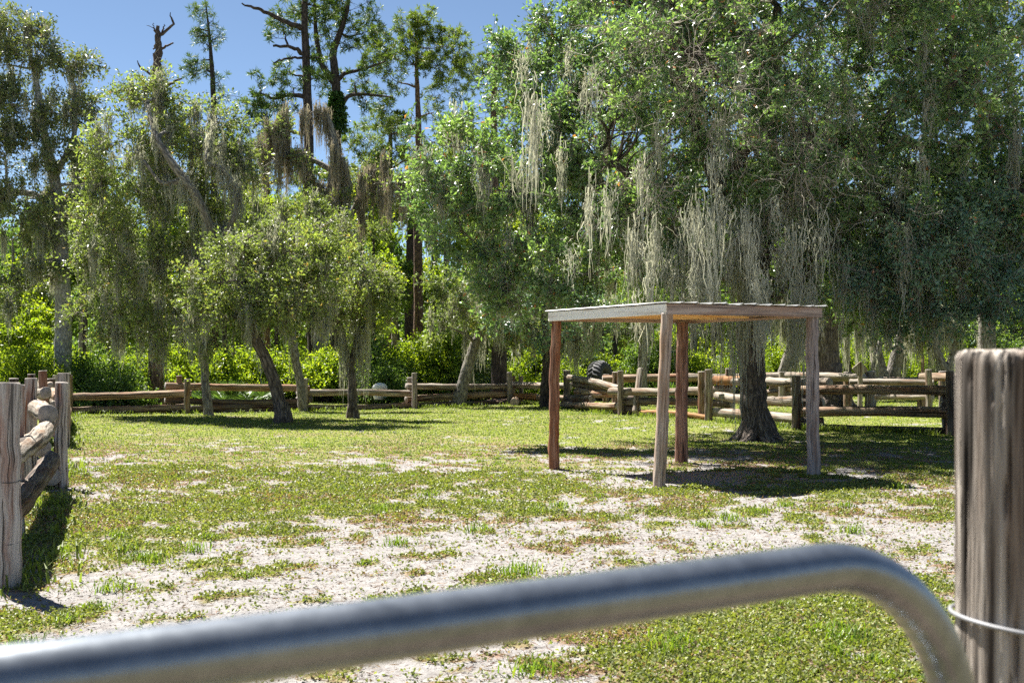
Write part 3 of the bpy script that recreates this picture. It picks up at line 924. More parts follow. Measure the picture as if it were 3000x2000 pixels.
# ---- the big live oak
D0 = 23.4
big_lobes = []
rg = np.random.default_rng(8)
cx, cy_, cz = 6.0, 23.6, 7.4
n = 58
for i in range(n):
    z = 1 - 2 * (i + .5) / n
    a = i * 2.39996 + .3
    s = math.sqrt(1 - z * z)
    k = 1.0 + .10 * rg.standard_normal()
    x_ = cx + 5.0 * s * math.cos(a) * k; y_ = cy_ + 4.7 * s * math.sin(a) * k; z_ = cz + 5.2 * z * k
    if x_ > 8.4 and z_ > 5.6: continue
    if z_ < 3.2: z_ = 3.2 + .9 * rg.random()
    if z_ < 4 and math.hypot(x_ - 4.8, y_ - 23.4) < 2.0: continue
    r_ = 1.35 + .5 * rg.random()
    big_lobes.append((x_, y_, z_, r_, r_, r_ * .75, .62 if y_ < 25 else .5))
for i in range(16):
    z = 1 - 2 * (i + .5) / 16; a = i * 2.39996; s = math.sqrt(1 - z * z)
    big_lobes.append((cx + 2.9 * s * math.cos(a), cy_ + 2.6 * s * math.sin(a), cz + .6 + 3.0 * z, 1.5, 1.5, 1.2, .6))
for q in ((1330, 430, 22.5, 150, 120), (1280, 560, 22.5, 115, 110), (1350, 680, 22.2, 130, 120), (1450, 550, 22, 150, 130), (1460, 790, 21.8, 140, 110), (1560, 660, 21.5, 150, 130),
          (1560, 880, 21.5, 110, 90), (1470, 930, 22.5, 80, 60), (1660, 780, 21, 140, 100), (1600, 480, 22, 150, 120), (1560, 330, 22.5, 120, 110), (1520, 170, 23, 100, 90), (1640, 120, 23, 130, 110), (1450, 115, 23, 45, 30),
          (1720, 930, 20.5, 90, 55), (1980, 820, 20.5, 100, 70), (2330, 850, 21, 100, 60), (2430, 720, 20.5, 140, 100), (2150, 700, 20.5, 120, 80), (1850, 640, 20.5, 140, 100), (2300, 560, 20, 150, 100)):
    big_lobes.append(lobe(*q))
big_trunk = [gchain([(2222, 1288, .33), (2217, 1230, .285), (2208, 1150, .265), (2203, 1080, .262), (2197, 1000, .258), (2190, 930, .25), (2195, 840, .24)], D0),
             chain([(2195, 840, .26), (2150, 700, .20, -.3), (2100, 520, .17, -.6), (2010, 300, .13, -.3), (2000, 60, .09, 0)], D0),
             chain([(2195, 860, .24), (2240, 700, .21, .4), (2260, 480, .17, .6), (2230, 260, .14, .5), (2280, 20, .08, .2)], D0),
             chain([(2200, 920, .20), (2290, 830, .17, .5), (2420, 700, .13, 1.0), (2560, 600, .09, 1.2)], D0)]
big_limbs = [chain([(2160, 720, .15, -.3), (2000, 640, .13, -.6), (1850, 560, .10, -.8), (1720, 540, .08, -1.0), (1715, 600, .05, -1.0)], D0),
             chain([(2240, 560, .14, .5), (2380, 430, .11, .1), (2540, 415, .10, -.3), (2730, 420, .085, -.5), (2790, 500, .06, -.5), (2830, 560, .04, -.4)], D0),
             chain([(2190, 830, .14, 0), (2080, 780, .12, -1), (1960, 650, .10, -1.8), (1800, 480, .06, -2.2)], D0),
             chain([(2120, 560, .12, -.5), (2200, 420, .10, -1.4), (2240, 330, .06, -2.2)], D0)]
moss_big = []
for q in range(125):
    if q < 80:
        px = rg.choice([1870, 1900, 2030, 2070, 2110, 2150, 2190, 2250, 2300, 2350, 2410]) + rg.normal() * 32
        py = rg.choice([640, 720, 780, 830, 870, 900]) + rg.normal() * 35
    else:
        px = rg.uniform(1480, 2760); py = rg.uniform(130, 800)
    d = D0 - 2.2 - 3.2 * rg.random()
    p = P(px, py, d); moss_big.append((*p, .25, 1.75))
dp = np.array([P(rg.uniform(1780, 2560), rg.uniform(60, 720), D0 - 3.6 - 1.6 * rg.random()) for _ in range(330)])
tree('live_oak', 'huge spreading live oak draped in grey moss behind the pergola', 'tree', big_trunk, big_lobes, 'oak_leaf', 'oak_bark', 11,
     clump_sp=.60, K=9, leaves=100, leaf=(.074, .036), twig_len=.42, spread=.035, moss=110, moss_len=(.3, 1.2), mossm_pts=moss_big, dead=260, dead_pts=dp, flare=.35, limb_extra=big_limbs, trunk_sides=20)

# ---- the darker oak on the right
right_lobes = [lobe(*q) for q in ((2600, 800, 20, 140, 100), (2760, 720, 19.5, 150, 110), (2900, 640, 20, 150, 110), (2950, 820, 19.5, 150, 110), (2800, 900, 20, 130, 80), (3080, 740, 20, 150, 120), (3050, 930, 20.5, 140, 80),
                                  (2640, 930, 21, 90, 50), (2650, 650, 21, 110, 80), (3120, 560, 21, 150, 110), (2950, 500, 22, 110, 70))]
tree('live_oak', 'dark blue-green oak reaching in from the right edge above the near post', 'tree',
     [gchain([(3240, 1300, .26), (3220, 1180, .22), (3180, 1050, .2), (3120, 900, .16), (3050, 780, .12)], 22)],
     right_lobes, 'dark_oak_leaf', 'oak_bark', 12, clump_sp=.50, K=9, leaves=150, leaf=(.062, .028), twig_len=.5, moss=26, moss_len=(.3, .9), dead=60)

# ---- pale tree high on the right with sky gaps
rl = [lobe(*q) for q in ((2750, 90, 32, 120, 90, None, .7), (2900, 60, 32, 130, 100, None, .7), (2830, 220, 32, 120, 80, None, .7), (2960, 280, 32, 120, 90, None, .8), (2900, 420, 32, 130, 70, None, .8), (2700, 300, 32, 90, 80, None, .6), (3060, 150, 32, 130, 100, None, .7), (2650, 40, 32, 110, 90, None, .6), (2960, 560, 31, 130, 80, None, .8), (2820, 620, 31, 100, 70, None, .7), (2780, -80, 32, 150, 90), (2980, -60, 32, 150, 100), (2650, 500, 33, 100, 90, None, .7))]
tree('live_oak', 'lighter airy oak with sky showing through at the top right corner', 'tree',
     [gchain([(2890, 1190, .26), (2895, 1000, .22), (2870, 700, .18), (2890, 450, .13), (2860, 200, .09), (2850, 0, .05)], 33)],
     rl, 'olive_leaf', 'grey_bark', 13, clump_sp=.85, K=9, leaves=130, leaf=(.085, .042), twig_len=.7, moss=16, moss_len=(.4, 1.4), moss_w=.022)

# ---- trees behind the right-hand fence
tree('live_oak', 'thick dark trunk of an oak just behind the right end of the fence', 'tree',
     [gchain([(2440, 1186, .58), (2430, 1120, .50), (2415, 1040, .44), (2420, 950, .40), (2400, 800, .3)], 39),
      chain([(2420, 1030, .26), (2450, 960, .24), (2455, 880, .2), (2500, 760, .15)], 38.8)],
     [lobe(*q) for q in ((2380, 780, 38, 140, 80), (2520, 760, 38, 120, 80), (2600, 860, 38, 90, 50), (2300, 700, 38, 120, 80), (2450, 640, 38, 140, 80), (2620, 700, 38, 120, 80))],
     'oak_leaf', 'oak_bark', 14, clump_sp=.95, K=8, leaves=110, leaf=(.10, .05), twig_len=.75, moss=25, moss_len=(.6, 2.4), moss_w=.03, flare=.3)
tree('live_oak', 'twin grey trunks of an oak behind the fence left of the wooden box', 'tree',
     [gchain([(2585, 1160, .36), (2580, 1100, .32), (2570, 1050, .24), (2560, 960, .18)], 46),
      gchain([(2600, 1160, .30), (2625, 1060, .26), (2650, 960, .18)], 46.3),
      gchain([(2545, 1165, .14), (2560, 1080, .12), (2580, 1000, .10)], 44)],
     [lobe(*q) for q in ((2560, 900, 45, 90, 50), (2660, 880, 45, 100, 55), (2720, 960, 45, 60, 30), (2480, 930, 45, 60, 35))],
     'wood_leaf', 'grey_bark', 15, clump_sp=1.0, K=8, leaves=110, leaf=(.11, .055), twig_len=.75, moss=30, moss_len=(.6, 2.4), moss_w=.035)
tree('live_oak', 'slim leaning tree seen between the big oak and the right pergola post', 'tree',
     [gchain([(2275, 1165, .19), (2290, 1100, .17), (2310, 1030, .15), (2345, 970, .12), (2400, 900, .09)], 45)],
     [lobe(*q) for q in ((2330, 930, 45, 70, 45), (2260, 900, 45, 80, 45))], 'wood_leaf', 'grey_bark', 16, clump_sp=1.0, leaves=110, leaf=(.11, .055), twig_len=.7, moss=20, moss_len=(.6, 2.2), moss_w=.035)
tree('live_oak', 'crooked thin tree behind the fence near the right edge', 'tree',
     [gchain([(2770, 1165, .20), (2772, 1090, .17), (2745, 1030, .13), (2740, 960, .1)], 44),
      chain([(2772, 1090, .14), (2800, 1020, .11), (2790, 950, .09)], 44)],
     [lobe(*q) for q in ((2770, 950, 44, 110, 40), (2860, 960, 44, 80, 50))], 'wood_leaf', 'grey_bark', 17, clump_sp=1.0, leaves=120, leaf=(.10, .05), twig_len=.7, moss=14, moss_len=(.5, 1.6), moss_w=.03)

# ---- small oaks on the left of the lawn
xg, yg = G(828, 1242)
tree('scrub_oak', 'leaning oak with a bent dark trunk standing on the lawn before the fence', 'tree',
     [gchain([(828, 1240, .19), (822, 1190, .165), (805, 1120, .155), (780, 1050, .14), (752, 1000, .13), (735, 930, .12), (720, 860, .10), (700, 780, .08)], 29)],
     [lobe(*q) for q in ((700, 930, 28.6, 120, 65), (850, 900, 28.4, 120, 70), (930, 840, 28.5, 100, 75), (780, 800, 28.6, 120, 80), (640, 830, 29, 110, 80), (880, 720, 29, 110, 80), (740, 690, 29, 110, 75), (600, 940, 29, 85, 50), (1000, 760, 29, 80, 60), (810, 850, 29.5, 110, 80), (690, 780, 29.6, 100, 80), (920, 760, 29.6, 100, 70), (820, 660, 29.3, 80, 50), (560, 860, 29.2, 70, 60), (960, 690, 29.3, 60, 45))],
     'olive_leaf', 'oak_bark', 21, group='small oaks on the lawn', clump_sp=.70, K=9, leaves=125, leaf=(.075, .038), twig_len=.55, moss=30, moss_len=(.3, 1.0), flare=.12)
tree('scrub_oak', 'straight slim oak on the lawn with a moss-draped fork', 'tree',
     [gchain([(1033, 1230, .15), (1033, 1180, .125), (1032, 1120, .115), (1022, 1060, .11), (1005, 1000, .09), (990, 930, .07), (975, 850, .05)], 31),
      chain([(1028, 1075, .09), (1045, 1000, .08), (1055, 930, .07), (1050, 850, .05)], 31)],
     [lobe(*q) for q in ((1030, 900, 31, 90, 70), (1080, 840, 31, 75, 70), (970, 850, 31, 80, 65), (1020, 790, 31, 90, 60), (1080, 960, 31, 45, 35), (960, 940, 31, 45, 35), (1120, 880, 31, 45, 40), (1100, 780, 31, 50, 40), (1030, 850, 31.5, 80, 60))],
     'olive_leaf', 'oak_bark', 22, group='small oaks on the lawn', clump_sp=.70, K=9, leaves=125, leaf=(.075, .038), twig_len=.55, moss=10, moss_len=(.4, 1.2), moss_strands=40,
     mossm_pts=[(*P(x_, y_, 30.8), .8, 2.2) for x_, y_ in ((1000, 985), (1010, 990), (1050, 970), (1055, 1000), (1062, 1010), (1075, 960), (1015, 1000), (1045, 980))], flare=.1)
tree('scrub_oak', 'tall olive-green oak with a slanting trunk at the centre of the left trees', 'tree',
     [gchain([(614, 1218, .14), (606, 1170, .125), (600, 1110, .115), (598, 1050, .11), (604, 920, .11, -.4), (622, 780, .12, -1.0), (618, 670, .125, -1.4), (575, 570, .12, -1.7), (510, 490, .11, -1.8), (455, 400, .08, -1.6), (430, 300, .05, -.6)], 33),
      chain([(622, 740, .09, -1), (690, 640, .08, -1.5), (700, 560, .07, -1.5), (650, 490, .06, -1.2), (600, 480, .05, -1.5), (620, 380, .04, -1)], 33),
      chain([(540, 530, .08, -1.7), (470, 540, .05, -1.9), (400, 440, .03, -1.5)], 33)],
     [lobe(*q) for q in ((480, 270, 33, 110, 55), (380, 300, 33, 90, 60), (570, 330, 33, 110, 60), (330, 420, 33, 100, 80), (470, 430, 32.6, 120, 80), (610, 450, 33, 110, 80), (700, 520, 33, 80, 80), (300, 560, 33, 80, 80), (420, 590, 32.5, 120, 90), (560, 600, 32.5, 110, 80), (660, 650, 33, 90, 70), (300, 720, 32.8, 90, 90), (420, 760, 32.4, 120, 90), (540, 770, 32.4, 110, 90), (280, 860, 33, 75, 70), (390, 900, 32.6, 110, 75), (510, 910, 32.4, 110, 75), (470, 1000, 32.6, 80, 45), (590, 1010, 32.6, 55, 35), (340, 980, 33, 60, 40), (390, 480, 33.5, 90, 70), (520, 520, 33.5, 100, 80), (600, 720, 33.5, 90, 80), (680, 440, 33, 60, 45), (250, 640, 33, 55, 70), (640, 560, 33.5, 90, 80), (480, 340, 33.5, 100, 60), (250, 920, 33, 50, 50), (560, 880, 33, 90, 70), (430, 860, 33.5, 100, 80), (330, 640, 33.8, 90, 80), (640, 360, 33, 60, 45), (280, 480, 33, 60, 60))],
     'olive_leaf', 'grey_bark', 23, group='small oaks on the lawn', clump_sp=.86, K=10, leaves=125, leaf=(.085, .044), twig_len=.7, moss=110, moss_len=(.3, 1.3), dead=60, mossm='moss')
tree('scrub_oak', 'thin oak trunk rising just before the fence post right of the leaning oak', 'tree',
     [gchain([(888, 1203, .13), (880, 1120, .12), (862, 1030, .115), (855, 960, .10), (850, 850, .08), (860, 700, .06)], 36)],
     [lobe(*q) for q in ((900, 620, 37, 100, 60), (830, 700, 37, 110, 70), (960, 700, 37, 90, 70), (760, 620, 37, 80, 60), (1060, 700, 37, 70, 60))], 'olive_leaf', 'grey_bark', 24, group='small oaks on the lawn',
     clump_sp=.8, K=8, leaves=140, leaf=(.085, .04), twig_len=.6, moss=14, moss_len=(.4, 1.4), moss_w=.02)
tree('scrub_oak', 'oak leaning right in front of the back fence left of the pergola', 'tree',
     [gchain([(1341, 1192, .22), (1352, 1140, .19), (1368, 1080, .17), (1385, 1020, .15), (1410, 970, .13), (1440, 900, .10)], 39.5)],
     [lobe(*q) for q in ((1300, 960, 39, 70, 45), (1390, 900, 39, 95, 65), (1330, 850, 39, 85, 60), (1470, 950, 39, 85, 55), (1420, 800, 39.5, 90, 60), (1540, 980, 39.5, 70, 50))], 'olive_leaf', 'grey_bark', 25,
     group='small oaks on the lawn', clump_sp=.8, K=9, leaves=150, leaf=(.09, .045), twig_len=.6, moss=14, moss_len=(.4, 1.4), moss_w=.02, flare=.12)
tree('live_oak', 'dark slender tree at the fence just left of the pergola', 'tree',
     [gchain([(1597, 1193, .20), (1598, 1140, .18), (1602, 1080, .15), (1600, 1000, .12), (1590, 880, .08)], 38.6)],
     [lobe(*q) for q in ((1600, 960, 38, 90, 55), (1680, 1000, 37, 70, 40), (1620, 850, 38, 110, 70), (1760, 930, 37, 100, 55), (1500, 900, 38, 80, 60))], 'dark_oak_leaf', 'dark_bark', 26,
     clump_sp=.8, K=9, leaves=150, leaf=(.09, .042), twig_len=.6, moss=14, moss_len=(.5, 1.8), moss_w=.022)

# ---- mossy grey tree before the pines
tree('live_oak', 'half-bare grey oak hung with brown moss in front of the tall pines', 'tree',
     [gchain([(940, 1150, .28), (942, 1000, .26), (945, 850, .25), (950, 700, .24), (975, 560, .21), (985, 450, .18), (970, 370, .11), (955, 330, .05)], 44),
      chain([(965, 600, .16), (1030, 560, .10, -.3), (1010, 480, .08, -.5), (960, 420, .06, -.7)], 44),
      chain([(950, 700, .14), (1020, 650, .11, .2), (1060, 560, .08, .3), (1090, 500, .05, .3)], 44),
      chain([(975, 500, .12), (900, 460, .08), (820, 430, .06), (770, 400, .04)], 44)],
     [lobe(*q) for q in ((790, 390, 43.6, 90, 40, None, .8), (870, 330, 43.8, 80, 45, None, .6), (820, 480, 43.6, 90, 40, None, .7), (1080, 500, 44, 90, 45, None, .9), (1150, 540, 44, 70, 40), (900, 560, 43.6, 70, 40, None, .5), (1010, 600, 43.4, 60, 30, None, .5), (730, 440, 44, 60, 40, None, .7))],
     'olive_leaf', 'grey_bark', 27, clump_sp=.95, K=8, leaves=100, leaf=(.10, .05), twig_len=.7, moss=70, moss_len=(.8, 2.4), mossm='brown_moss', moss_w=.026, moss_strands=30, dead=90)

# ---- left edge: dark tree with the pale trunk
tree('live_oak', 'tall dark tree with a pale grey trunk at the left edge', 'tree',
     [gchain([(184, 1175, .30), (184, 1010, .28), (185, 900, .27), (182, 780, .25), (172, 640, .23), (160, 520, .18), (130, 400, .13), (110, 260, .09), (80, 120, .05)], 41),
      chain([(170, 640, .14), (110, 570, .12), (30, 560, .1), (-60, 590, .07)], 41),
      chain([(160, 520, .12), (220, 400, .08), (220, 250, .05)], 41)],
     [lobe(*q) for q in ((60, 80, 41, 60, 60, None, 1.0), (20, 190, 41, 90, 80), (120, 180, 41, 85, 60), (210, 200, 41, 70, 45, None, 1.0), (255, 175, 41, 35, 20, None, 1.0), (60, 320, 40.6, 120, 80), (190, 320, 41, 90, 70), (20, 450, 40.6, 100, 80), (140, 450, 40.4, 100, 70), (240, 430, 41, 60, 60), (60, 590, 40.6, 100, 60), (170, 590, 40.6, 70, 55), (-60, 300, 41, 120, 120), (-80, 520, 41, 120, 120), (40, 700, 41, 80, 50, None, 1.0), (230, 640, 41, 50, 60), (110, 90, 41, 60, 40), (40, 860, 41, 90, 60), (120, 760, 40.5, 80, 60), (280, 300, 41, 45, 50), (250, 530, 41, 60, 60), (-60, 100, 41, 100, 90), (110, 660, 40, 80, 60), (250, 760, 41, 50, 60))],
     'left_leaf', 'pale_bark', 28, clump_sp=.82, K=9, leaves=120, leaf=(.10, .048), twig_len=.65, moss=50, moss_len=(.4, 1.6), moss_w=.024, dead=60)

# ---- pines
def pine(label, trunk, lobes, seed, leafm='needle', bark='pine_bark', d=56, **kw):
    args = dict(clump_sp=.72, K=6, leaves=200, leaf=(.19, .026), twig_len=.62, needle=True, limb_wig=.05, shell=.35, droop=.05, trunk_sides=10, group='tall pines')
    args.update(kw)
    return tree('pine_tree', label, 'tree', trunk, lobes, leafm, bark, seed, **args)


pine('round-crowned tall pine right of the forked pine', [gchain([(1226, 1150, .27), (1226, 900, .23), (1224, 600, .20), (1228, 420, .16), (1222, 250, .11), (1218, 90, .05)], 56)],
     [lobe(*q, None, .62) for q in ((1090, 150, 56, 35, 30), (1355, 200, 56, 30, 25), (1200, 80, 56, 50, 25), (1250, 60, 56, 40, 25), (1190, 110, 56, 60, 50), (1260, 90, 56, 60, 45), (1320, 140, 56, 50, 45), (1140, 130, 56, 50, 50), (1110, 190, 56, 50, 35), (1215, 190, 55, 70, 45), (1290, 200, 55, 60, 35), (1345, 160, 56, 30, 30),
                                      (1330, 260, 56, 45, 22), (1130, 300, 56, 45, 25), (1290, 280, 56, 45, 22), (1150, 350, 56, 50, 28), (1120, 330, 55, 40, 25), (1270, 330, 56, 45, 20), (1105, 370, 55, 35, 25), (1165, 240, 56, 50, 30), (1240, 140, 57, 60, 40), (1180, 400, 56, 45, 20))], 41, dead=20)
pine('forked tall pine with ivy on its trunk beside the bare-limbed pine', [gchain([(985, 1150, .27), (985, 800, .25), (984, 500, .23), (986, 340, .20), (985, 240, .18)], 52),
     chain([(985, 250, .19), (975, 150, .15), (1000, 90, .12), (1020, 20, .09), (1025, -60, .05)], 52), chain([(985, 250, .16), (940, 190, .12), (925, 100, .09), (920, 0, .06)], 52),
     chain([(985, 330, .12), (1020, 280, .09), (1060, 275, .07), (1150, 285, .03)], 52), chain([(986, 240, .11), (1010, 215, .09), (1060, 205, .06), (1130, 180, .03)], 52)],
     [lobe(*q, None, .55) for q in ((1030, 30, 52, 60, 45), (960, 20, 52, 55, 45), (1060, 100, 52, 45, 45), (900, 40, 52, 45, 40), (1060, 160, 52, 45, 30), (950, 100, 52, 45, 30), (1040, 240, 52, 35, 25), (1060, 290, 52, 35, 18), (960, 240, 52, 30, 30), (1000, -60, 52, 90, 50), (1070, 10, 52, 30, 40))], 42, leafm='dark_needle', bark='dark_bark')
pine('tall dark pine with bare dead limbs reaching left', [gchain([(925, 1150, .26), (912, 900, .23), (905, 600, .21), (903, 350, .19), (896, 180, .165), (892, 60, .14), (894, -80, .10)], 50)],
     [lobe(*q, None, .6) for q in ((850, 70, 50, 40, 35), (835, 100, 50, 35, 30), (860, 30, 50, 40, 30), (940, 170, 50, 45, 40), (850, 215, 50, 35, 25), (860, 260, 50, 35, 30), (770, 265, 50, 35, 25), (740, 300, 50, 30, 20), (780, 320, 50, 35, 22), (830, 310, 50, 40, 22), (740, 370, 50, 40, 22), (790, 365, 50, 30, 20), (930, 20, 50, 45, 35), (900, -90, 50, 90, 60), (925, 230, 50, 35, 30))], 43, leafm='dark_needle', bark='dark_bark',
     limb_extra=[chain([(892, 85, .13), (850, 70, .11, -.4), (800, 45, .09, -.8), (750, 25, .07, -1), (708, 10, .03, -1.2)], 50), chain([(895, 165, .10), (860, 140, .08, -.3), (800, 135, .05, -.5)], 50), chain([(894, 170, .06), (850, 170, .05, -.2), (800, 186, .03, -.4)], 50),
                 chain([(905, 290, .11), (860, 275, .09), (800, 292, .06), (760, 270, .04)], 50)])
pine('small flat-topped pine just left of the big oak crown', [gchain([(1455, 1150, .22), (1452, 700, .2), (1448, 400, .18), (1446, 290, .16), (1450, 250, .12), (1455, 200, .07)], 60)],
     [lobe(*q, None, .8) for q in ((1400, 190, 60, 40, 25), (1440, 170, 60, 45, 25), (1490, 185, 60, 40, 28), (1470, 225, 60, 50, 22), (1380, 215, 60, 25, 15), (1400, 245, 60, 35, 12), (1490, 320, 60, 35, 14), (1440, 330, 60, 50, 16), (1500, 260, 60, 35, 20))], 44)
pine('thin young pine with sparse needles against the sky', [gchain([(628, 1150, .20), (628, 600, .17), (628, 350, .14), (622, 220, .11), (615, 120, .07), (604, 20, .03)], 54)],
     [lobe(*q, None, .25) for q in ((570, 25, 54, 22, 12), (604, 30, 54, 15, 14), (622, 62, 54, 18, 14), (585, 85, 54, 18, 10), (575, 108, 54, 16, 8), (635, 110, 54, 16, 10), (605, 130, 54, 14, 8), (595, 175, 54, 25, 12), (558, 190, 54, 18, 12), (570, 220, 54, 18, 14), (640, 240, 54, 20, 16), (655, 280, 54, 28, 12), (620, 320, 54, 30, 14), (660, 350, 54, 35, 20), (600, 210, 54, 14, 9), (560, 205, 54, 15, 12))], 45, leafm='dark_needle', bark='dark_bark', clump_sp=.6, K=4, leaves=80, twig_len=.38, leaf=(.19, .02))
pine('low broad pine crown filling the gap under the round-crowned pine', [gchain([(1140, 1150, .22), (1142, 700, .2), (1143, 420, .12), (1145, 350, .06)], 62)],
     [lobe(*q, None, .8) for q in ((1120, 370, 62, 45, 22), (1170, 385, 62, 45, 18), (1060, 400, 62, 50, 25), (1100, 430, 62, 60, 25), (1160, 440, 62, 60, 22), (1030, 440, 62, 50, 25), (1200, 470, 62, 50, 22), (1080, 480, 62, 60, 22))], 46)
pine('pine with yellow-green needles behind the half-bare grey oak', [gchain([(780, 1150, .24), (780, 700, .2), (782, 480, .12), (782, 400, .06)], 60)],
     [lobe(*q, None, .8) for q in ((790, 420, 60, 60, 25), (820, 470, 60, 60, 28), (740, 450, 60, 50, 25), (780, 520, 60, 50, 25), (860, 520, 60, 45, 25))], 47)
# bare trunks standing in the wood
for k_, (x_, y0, d_, r_, lab, lx) in enumerate(((1130, 560, 62, .20, 'thin leaning pine trunk in the wood left of the round-crowned pine', -25), (1165, 600, 66, .22, 'vine-covered pine trunk in the wood close beside the round-crowned pine', -25),
                                        (1265, 500, 60, .17, 'pale pine trunk in the wood right of the round-crowned pine', 12), (1196, 520, 64, .30, 'thick shaded pine trunk directly left of the round-crowned pine', 10),
                                        (1882, 900, 40, .17, 'slim brown trunk behind the fence seen between the left pergola posts', 2), (455, 900, 41, .28, 'reddish pine trunk standing behind the left part of the fence', 0), (1462, 900, 42, .30, 'stout dark trunk behind the back fence left of the pergola', 0))):
    tp = 0 if k_ == 99 else y0
    lo = [lobe(x_ + lx * 2, tp - 20, d_, 55, 28, None, .7), lobe(x_ + lx * 2 + 50, tp + 30, d_, 50, 25, None, .7), lobe(x_ + lx * 2 - 50, tp + 10, d_, 45, 24, None, .7), lobe(x_ + lx * 2 - 30, tp + 80, d_, 45, 22, None, .5)]
    pine(lab, [gchain([(x_, 1180 if d_ < 45 else 1130, r_), (x_ + lx * .5, (1130 + tp) / 2, r_ * .9), (x_ + lx, tp + 60, r_ * .7), (x_ + lx * 2, tp, r_ * .3)], d_)], lo, 60 + k_, bark=['dark_bark', 'dark_bark', 'grey_bark', 'dark_bark', 'grey_bark', 'pine_bark', 'dark_bark'][k_], clump_sp=.6, group='pine trunks in the wood')

# dead snag
def snag():
    rng = np.random.default_rng(5)
    d = 46
    root = empty('dead_tree', P(462, 1150, d) * [1, 1, 0]); tag(root, 'leafless broken dead tree top poking above the left oak', 'dead tree')
    mb = MB()
    main = chain([(462, 1150, .30), (462, 700, .26), (462, 400, .22), (461, 210, .16), (464, 150, .14), (463, 110, .12), (464, 75, .055)], d)
    main[0] = (main[0][0], main[0][1], -.1, .3)
    arr = np.array(main)
    k = np.linspace(0, len(arr) - 1, 30); pth = np.stack([np.interp(k, np.arange(len(arr)), arr[:, a]) for a in range(4)], 1)
    pth[:, :3] += rng.standard_normal((30, 3)) * .025
    tubes(mb, pth[None, :, :3], pth[None, :, 3] * (1 + .12 * rng.standard_normal(30)), 9, rng, rough=.08)
    for br in ([(463, 105, .07), (480, 95, .06), (500, 78, .05), (508, 68, .045), (500, 50, .03), (497, 37, .012)], [(466, 150, .06), (485, 138, .05), (508, 123, .03)], [(462, 110, .05), (458, 95, .04), (450, 85, .02), (430, 75, .008)],
               [(470, 105, .04), (478, 85, .03), (482, 72, .015)], [(462, 120, .05), (450, 140, .03), (448, 145, .02)], [(468, 165, .05), (475, 155, .03)], [(458, 165, .05), (449, 160, .03)], [(458, 200, .07), (440, 215, .06), (415, 200, .04), (402, 178, .015)],
               [(465, 260, .08), (495, 250, .06), (530, 230, .035)], [(466, 185, .05), (473, 180, .02)], [(456, 95, .03), (448, 72, .015), (452, 68, .006)]):
        a = np.array(chain(br, d)); k = np.linspace(0, len(a) - 1, 10)
        p = np.stack([np.interp(k, np.arange(len(a)), a[:, q]) for q in range(4)], 1); p[1:, :3] += rng.standard_normal((9, 3)) * .02
        tubes(mb, p[None, :, :3], p[None, :, 3], 6, rng, rough=.06)
    mb.build('trunk', M['dead_wood'], root)


snag()

# ivy on the forked pine trunk: separate plant
mb = MB(); rng = np.random.default_rng(77)
p0 = P(985, 390, 52); p1 = P(985, 285, 52)
n = 4200; t = rng.random(n) ** .8 * 1.1; a = rng.random(n) * 2 * np.pi; rr = .19 + .30 * rng.random(n) ** 1.5 * (1.15 - t * .9) * (.5 + fbm(a * 1.5, t * 5, 4, 2)) + .05 * rng.standard_normal(n)
pos = p0 + (p1 - p0) * t[:, None] + np.stack([np.cos(a) * rr, np.sin(a) * rr, np.zeros(n)], 1)
leaf_quads(mb, pos, rng.standard_normal((n, 3)), np.full(n, .14), np.full(n, .10), rng.random(n) * .7, rng)
tag(mb.build('ivy', M['ivy_leaf'], None, smooth=False), 'dense green ivy wrapped round the forked pine trunk', 'ivy')


# ------------------------------------------------------------------ background broadleaf trees
def bg_tree(label, px, py, d, w, h, seed, leafm='wood_leaf', trunk_r=.18, dens=1.0):
    rng = np.random.default_rng(seed)
    k = d / FPX
    lobes = []
    for q in range(9):
        x = px + rng.uniform(-.65, .65) * w; y = py + rng.uniform(-.8, .8) * h
        lobes.append(lobe(x, y, d + rng.uniform(-1.5, 1.5), w * .42, min(w * .34, h * .4), None, dens))
    return tree('leafy_tree', label, 'tree', [gchain([(px, 1140, trunk_r), (px + rng.uniform(-10, 10), 1000, trunk_r * .9), (px, py, trunk_r * .5), (px + rng.uniform(-15, 15), py - h * .6, .04)], d)], lobes, leafm, 'grey_bark', seed,
                group='leafy trees of the wood', clump_sp=.80, K=7, leaves=110, leaf=(.14, .08), twig_len=.75, trunk_sides=8)


